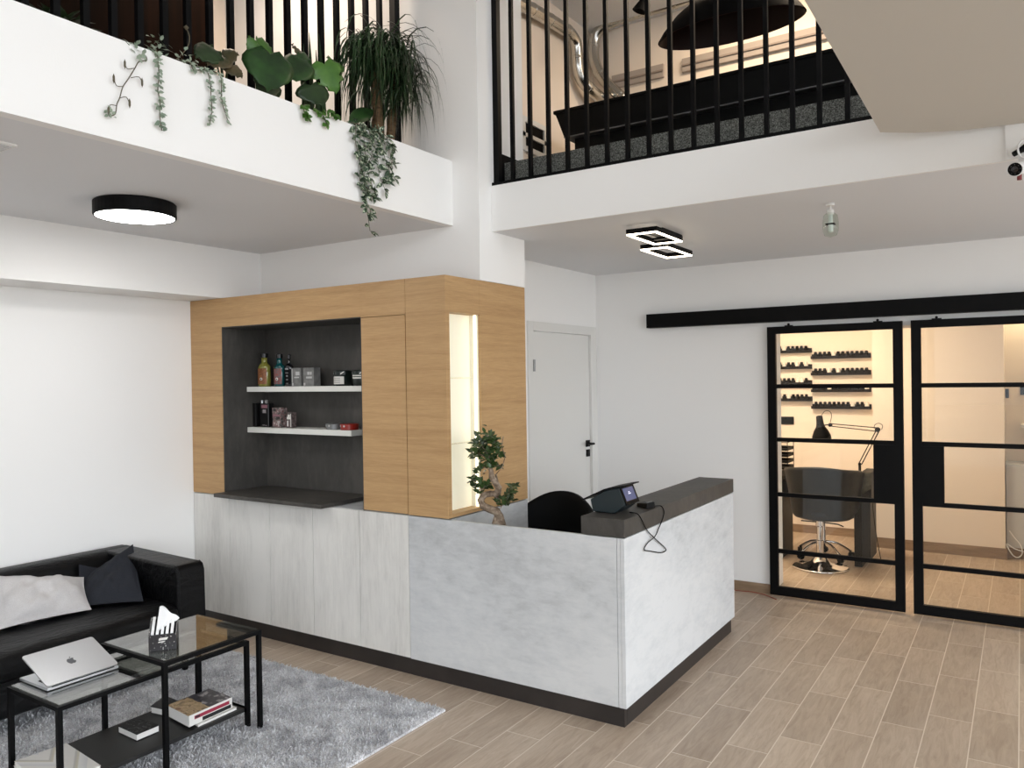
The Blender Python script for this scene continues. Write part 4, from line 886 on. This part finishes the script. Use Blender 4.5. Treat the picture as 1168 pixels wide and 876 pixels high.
# ================================================================== SECURITY CAMERA
T=thing('security_camera','white bullet security camera on the pillar at the right edge','camera',(5.02,.40,2.55))
tip=P(1158,193,y=.33); ax=(CAM+Vector((-1.2,0,-.3))-tip).normalized(); WP=mat('camera_white_plastic',(236,236,236),rough=.35)
bk=tip-ax*.10
MB().lathe([(.020,-.10),(.027,-.094),(.028,-.004),(.030,.0),(.030,.006),(.0268,.006),(.0266,-.002)],tip,22,axis=ax).build('housing',WP,T,smooth=False)
l_=MB().lathe([(.026,0),(.026,.004),(.0,.004)],tip,22,axis=ax).build('lens_plate',BLACK,T)
MB().lathe([(.014,.004),(.013,.007),(.0,.009)],tip,16,axis=ax).build('lens',mat('lens_glass',(30,26,26),rough=.05),l_)
k=MB(); sd=ax.orthogonal().normalized(); s2=ax.cross(sd)
for i in range(8):
    a=2*PI*i/8; k.lathe([(.0022,.0041),(.0022,.005)],tip+sd*.019*math.cos(a)+s2*.019*math.sin(a),8,axis=ax)
k.build('infrared_lamps',mat('infrared_lamp_grey',(58,54,52),rough=.4),l_)
MB().tube([bk+ax*.02,bk+Vector((.01,.0,.03)),(bk.x+.012,.4545,bk.z+.035)],.012,10).build('bracket_arm',WP,T,smooth=True); MB().lathe([(.03,0),(.03,.012)],(bk.x+.012,.4545,bk.z+.035),18,axis=(0,-1,0)).build('wall_plate',WP,T)
MB().lathe([(.009,0),(.009,.03)],tip-ax*.05+Vector((0,0,-.05)),10).build('red_clip',mat('red_plastic',(120,30,32),rough=.4),T)
T=thing('wall_spot','small black swivel spot just above the white security camera','spot light',P(1168,170,y=.40))
a=P(1156,176,y=.38); b=P(1172,167,y=.40); MB().tube([a,a*.5+b*.5,b],[.011,.012,.018],12).build('head',BLACK,T); MB().tube([b,Vector((b.x+.01,.4545,b.z))],.012,10).build('arm',BLACK,T)
o=MB().tube(smoothpts([P(1172,158,y=.36),P(1164,162,y=.36),P(1161,170,y=.355),P(1164,178,y=.36),P(1172,181,y=.36)],4),.004,6).build('cable',WP,smooth=True); tag(o,'white cable looping around the small black swivel spot','cable')
# ================================================================== NAIL ROOM CONTENTS
RB=mat('rack_dark_brown',(16,10,8),rough=.6,spec=.15)
random.seed(9)
def rack(which,x0,x1,bx0,z,whites,lname):
    T=thing('polish_rack',lname,'rack',((x0+x1)/2,5.31,z)); MB().box(x0,x1,5.275,5.3397,z,z+.008).box(x0,x1,5.275,5.281,z+.008,z+.03).build('tray',RB,T); B(x0,x1,5.333,5.3397,z+.008,z+.05).build('back_strip',RB,T)
    return T
POL=mat('polish_bottle_dark',(12,7,6),rough=.5,spec=.15); PWH=mat('polish_bottle_white',(236,230,220),rough=.35)
def polish(m):
    T=thing('polish_bottle','', 'bottle',(0,0,-5)); MB().lathe([(.0195,0),(.0215,.003),(.0215,.040),(.015,.046)],n=12).build('body',m,T,local=True); MB().lathe([(.0155,.045),(.0145,.064),(.011,.067)],n=10).build('cap',m,T,local=True); return T
pd_,pw_=polish(POL),polish(PWH); used={pd_.name:False,pw_.name:False}
names=['top','second','third','lowest']
def fill(side,x0,x1,bx0,z,whites,i):
    rack(side,x0,x1,bx0,z,whites,f'dark {names[i]} polish rack in the {side} column on the nail room wall')
    n=int((x1-.012-bx0)/.0455)
    for k in range(n):
        w=k in whites; src=pw_ if w else pd_; loc=(bx0+.02+k*.0455,5.308,z+.0082)
        lab=f'{"white" if w else "dark"} polish bottle standing on the {names[i]} rack of the {side} column'; grp=f'{"white" if w else "dark"} polish bottles on the {names[i]} {side} rack'
        if not used[src.name]: used[src.name]=True; src.location=loc; src['label']=lab; src['group']=grp
        else: dup(src,loc,lab,grp)
for i,z in enumerate((1.94,1.766,1.594,1.42)): fill('left',2.62,3.116,2.63,z,[{4},{4,7,9},{7,8},{3,5}][i],i)
for i,z in enumerate((1.87,1.694,1.517,1.34)): fill('right',3.113,3.697,3.137,z,[{4},{3,5},{3,11},{8,11}][i],i)
T=thing('wall_socket','black double wall socket below the left polish racks','socket',(2.84,5.34,1.166))
B(2.74,2.92,5.328,5.3395,1.166,1.25).build('plate',BLACK,T,bevel=.003); MB().lathe([(.022,0),(.022,.002)],(2.79,5.3282,1.208),14,axis=(0,-1,0)).lathe([(.022,0),(.022,.002)],(2.87,5.3282,1.208),14,axis=(0,-1,0)).build('outlets',BLACKM,T)
# nail desk
T=thing('nail_desk','dark desk with panel legs behind the salon chair','desk',(3.45,4.22,0)); DW=noisy('dark_grey_brown_board',[(.3,(18,16,14)),(.7,(32,29,25))],8,(1,1,.3),.5,6,0,.2)
B(3.02,3.885,3.985,4.5,.735,.775).build('tabletop',DW,T,bevel=.003)
B(3.05,3.115,3.99,4.42,.0005,.735).build('leg_panel',DW,T,bevel=.002); B(3.742,3.806,3.99,4.34,.0005,.735).build('leg_panel',DW,T,bevel=.002)
B(3.115,3.742,4.38,4.40,.5,.735).build('modesty_panel',DW,T)
B(3.806,3.885,3.99,4.34,.60,.735).build('side_drawer',DW,T,bevel=.003)
B(3.808,3.874,4.0,4.33,.07,.60).build('side_panel',mat('desk_side_dark',(30,28,27),rough=.5),T)
T=thing('storage_box','dark small box on the right end of the nail desk','box',(3.845,4.15,.7755)); MB().box(3.805,3.885,3.99,4.30,.7757,.83).build('body',DW,T,bevel=.003); B(3.802,3.888,3.987,4.303,.83,.843).build('lid',DW,T,bevel=.002)
o=MB(); o.raw=1; o.grid(lambda u,v:Vector((3.70+.19*u,3.975-.012*math.sin(u*9+1)-.01*v,.845-.20*v*(1-.55*abs(u-.55)*1.2)+.0*u)),10,8); o=o.build('towel',noisy('olive_grey_towel',[(.3,(66,64,54)),(.7,(96,92,80))],40,(1,1,1),.9),smooth=True,solid=.008); tag(o,'olive grey towel hanging over the right end of the nail desk','towel')
o=MB().tube(smoothpts([(3.88,4.05,.62),(3.893,4.06,.45),(3.91,4.10,.25),(3.93,4.2,.02)]),.004,6).build('cable',BLACKM,smooth=True); tag(o,'black cable trailing down beside the nail desk','cable')
# desk lamp
def l2(a,b,y=4.2): return P(880+a*.1541,460+b*.1541,y=y)
T=thing('desk_lamp','black jointed desk lamp clamped to the nail desk','lamp',Vector((3.76,4.2,.775)))
MB().box(3.735,3.785,4.175,4.225,.7752,.81).lathe([(.012,.81),(.012,.90)],(3.76,4.2,0),10).build('clamp',BLACK,T)
b0=Vector((3.762,4.2,.885)); el=l2(785,195); nk=l2(435,160)
lw=MB()
for o_ in (-.013,.013): lw.tube([b0+Vector((o_,0,0)),el+Vector((o_,0,-.01))],.005,6)
lw.build('lower_arm',BLACK,T); ua=MB()
for o_ in (-.016,.016): ua.tube([el+Vector((0,0,o_)),nk+Vector((0,0,o_*.7))],.0045,6)
ua.build('upper_arm',BLACK,T)
MB().lathe([(.022,-.012),(.022,.012)],el,14,axis=(0,1,0)).lathe([(.018,-.012),(.018,.012)],nk,14,axis=(0,1,0)).build('joints',BLACK,T)
hd=l2(362,150); MB().tube(smoothpts([nk,nk+Vector((-.03,0,.0)),hd+Vector((.02,0,-.02))],3),.006,6).build('neck',BLACK,T)
mb=MB(); mb.lathe([(.012,.105),(.028,.10),(.033,.03),(.040,.0),(.062,-.035),(.082,-.085),(.085,-.115),(.079,-.115),(.058,-.04),(.03,0),(.0,.02)],hd+Vector((-.0,0,-.03)),24,axis=(-.08,-.1,1)); mb.build('shade',BLACK,T,smooth=True)
MB().tube(smoothpts([hd+Vector((.01,0,.06)),l2(370,90),l2(395,58),l2(430,60),l2(445,90),l2(435,140)],4),.0028,5).build('lead',BLACK,T,smooth=True)
MB().tube(smoothpts([l2(760,190),l2(765,160),l2(795,148),l2(822,165),l2(815,195)],4),.0028,5).build('lead',BLACK,T,smooth=True)
# wire tray
T=thing('letter_tray','black three tier wire tray standing on the nail desk','tray',(3.03,4.36,.775))
tx0,tx1=2.90,3.115
fr=MB()
for y in (4.24,4.48):
    for x in (tx0,tx1): fr.tube([(x,y,.7757),(x+.0,y,1.06)],.004,6)
fr.tube([(tx0,4.24,1.06),(tx1,4.24,1.06),(tx1,4.48,1.06),(tx0,4.48,1.06),(tx0,4.24,1.06)],.004,6); fr.build('wire_frame',BLACK,T)
for z in (.80,.86,.92,.98): MB().box(tx0,tx1,4.24,4.48,z,z+.004).box(tx1-.004,tx1,4.24,4.48,z+.004,z+.03).box(tx0,tx1,4.476,4.48,z+.004,z+.03).box(tx0,tx1,4.24,4.244,z+.004,z+.018).build('tier',BLACK,T)
# salon chair (seen from behind)
cx,cy=3.50,3.82; T=thing('salon_chair','black tub salon chair on round chrome foot behind glass','chair',(cx,cy,0))
CL=mat('salon_black_leather',(22,25,26),rough=.4,spec=.3)
def tub_(u,v):
    a=(u-.5)*2; wv=.288+.038*v; top=.895+.012*math.cos(a*4.2)-.055*abs(a)**7
    lo=.43+.13*max(0,(abs(a)-.45)/.55)**2; z=lo+(top-lo)*v
    return Vector((cx+wv*math.sin(a*PI/2*.96)*(1-.06*(1-v)*abs(a)),cy-.07-.09*v+.38*abs(a)**3,z))
mb=MB(); mb.raw=1; mb.grid(tub_,26,12); mb.build('backrest',CL,T,smooth=True,solid=.045,bevel=0,subd=1)
mb=MB(); mb.lathe([(.0,.42),(.22,.42),(.25,.44),(.25,.50),(.22,.53),(.0,.54)],(cx,cy+.14,0),28); mb.build('seat',CL,T,smooth=True)
MB().lathe([(.032,.05),(.032,.24),(.026,.245),(.026,.36),(.035,.37),(.035,.42)],(cx-.01,cy,0),18).build('gas_column',CHROME,T,smooth=False)
MB().lathe([(.235,.0005),(.24,.006),(.225,.014),(.15,.026),(.085,.05),(.05,.09),(.034,.13)],(cx-.01,cy-.0,0),40).build('foot',CHROME,T,smooth=True)
MB().tube([(cx+.03,cy,.40),(cx+.15,cy-.06,.405),(cx+.2,cy-.09,.395)],.006,8).tube([(cx-.04,cy,.40),(cx-.16,cy-.05,.41)],.006,8).build('lever',BLACK,T)
# stool
sx,sy=3.43,4.24; T=thing('rolling_stool','chrome legged rolling stool behind the salon chair','stool',(sx,sy,0))
lg=MB(); ct=[]
for (x,y) in [(3.27,4.05),(3.61,4.07),(3.66,4.33),(3.20,4.33),(3.40,4.46)]:
    lg.tube(smoothpts([(sx,sy,.15),(sx*.5+x*.5,sy*.5+y*.5,.135),(x,y,.06)],3),.012,8); ct.append((x,y))
lg.build('star_base',CHROME,T,smooth=True)
for x,y in ct: MB().lathe([(.028,-.018),(.028,-.004),(.02,-.003),(.02,.003),(.028,.004),(.028,.018)],(x,y,.0285),14,axis=(x-sx,-(y-sy),0)).build('castor',BLACKM,T)
MB().lathe([(.022,.13),(.022,.44)],(sx,sy,0),14).build('column',CHROME,T); MB().lathe([(.0,.44),(.17,.44),(.18,.46),(.18,.50),(.16,.52),(.0,.525)],(sx,sy,0),26).build('seat',CL,T,smooth=True)
# right end of the nail room
T=thing('wall_shelf','pale wall shelf at the far right of the nail room','shelf',(5.25,5.24,1.19)); B(4.99,5.9,5.14,5.339,1.185,1.215).build('board',WHITEL,T,bevel=.002); B(5.05,5.07,5.2,5.339,1.10,1.185).build('bracket',WHITEL,T)
T=thing('light_switch','narrow black light switch beside the room pier','switch',(4.87,5.33,1.45)); B(4.868,4.895,5.328,5.3395,1.455,1.543).build('plate',BLACK,T,bevel=.002); B(4.872,4.891,5.325,5.328,1.485,1.515).build('rocker',BLACKM,T)
T=thing('wall_socket','black wall socket at the right edge above the pale shelf','socket',(5.03,5.33,1.48)); B(4.985,5.075,5.328,5.3395,1.485,1.565).build('plate',BLACK,T,bevel=.002); MB().lathe([(.02,0),(.02,.002)],(5.03,5.3282,1.525),14,axis=(0,-1,0)).build('outlet',BLACKM,T)
T=thing('low_cabinet','pale blue grey low cabinet in the room recess','cabinet',(5.3,5.15,0)); PB=mat('pale_blue_grey',(196,198,200),rough=.5); B(4.868,5.9,4.99,5.338,.10,.86).build('body',PB,T,bevel=.003); B(4.87,5.9,5.02,5.338,.0005,.10).build('plinth',BASE,T); B(4.872,5.38,4.972,4.99,.105,.855).build('door',PB,T,bevel=.002)
cbp=[P(1040+a*.1826,560+b*.1826,y=4.90) for a,b in [(610,250),(640,290),(680,340),(690,390),(665,415),(630,400),(590,330),(640,360),(700,380)]]
o=MB().tube(smoothpts(cbp),.005,6).build('cable',WP,smooth=True); tag(o,'tangled white cable hanging by the pier in the nail room','cable')
# ================================================================== LIGHT
W=bpy.data.worlds.new('world'); S.world=W; W.use_nodes=True; nb=W.node_tree.nodes['Background']; nb.inputs[0].default_value=(.90,.95,1.01,1); nb.inputs[1].default_value=WORLD_STR
wt=W.node_tree; tc_=wt.nodes.new('ShaderNodeTexCoord'); dt=wt.nodes.new('ShaderNodeVectorMath'); dt.operation='DOT_PRODUCT'; dt.inputs[1].default_value=Vector((.86,-.12,.5)).normalized(); wt.links.new(tc_.outputs['Generated'],dt.inputs[0])
mr=wt.nodes.new('ShaderNodeMapRange'); mr.inputs['From Min'].default_value=-.1; mr.inputs['From Max'].default_value=1; mr.inputs['To Min'].default_value=WORLD_STR*.42; mr.inputs['To Max'].default_value=WORLD_STR*1.75; wt.links.new(dt.outputs['Value'],mr.inputs['Value']); wt.links.new(mr.outputs[0],nb.inputs[1])
def area(name,loc,sx,sy,power,col,rot=(0,0,0)):
    l=bpy.data.lights.new(name,'AREA'); l.shape='RECTANGLE'; l.size=sx; l.size_y=sy; l.energy=power; l.color=col; o=bpy.data.objects.new(name,l); COL.objects.link(o); o.location=loc; o.rotation_euler=rot; return o
area('room_ceiling_lamp',(3.05,3.9,ZCR-.02),.8,.6,58,(1,.79,.57))
area('shelf_lamp',(5.2,5.2,2.45),.5,.1,5,(1,.82,.52))
area('upper_warm_fill',(3.6,2.1,ZTOP-.05),1.2,.3,30,(1,.80,.58))  # added warm light above the right gallery, with no fixture of its own
area('gallery_warm_fill',(1.0,-.3,ZTOP-.05),.6,.6,20,(1,.82,.66))  # invisible warm light added to brighten the left gallery wall
S.view_settings.view_transform='Standard'; S.view_settings.look='None'; S.view_settings.exposure=EXPO; S.view_settings.gamma=1; S.view_settings.use_curve_mapping=False
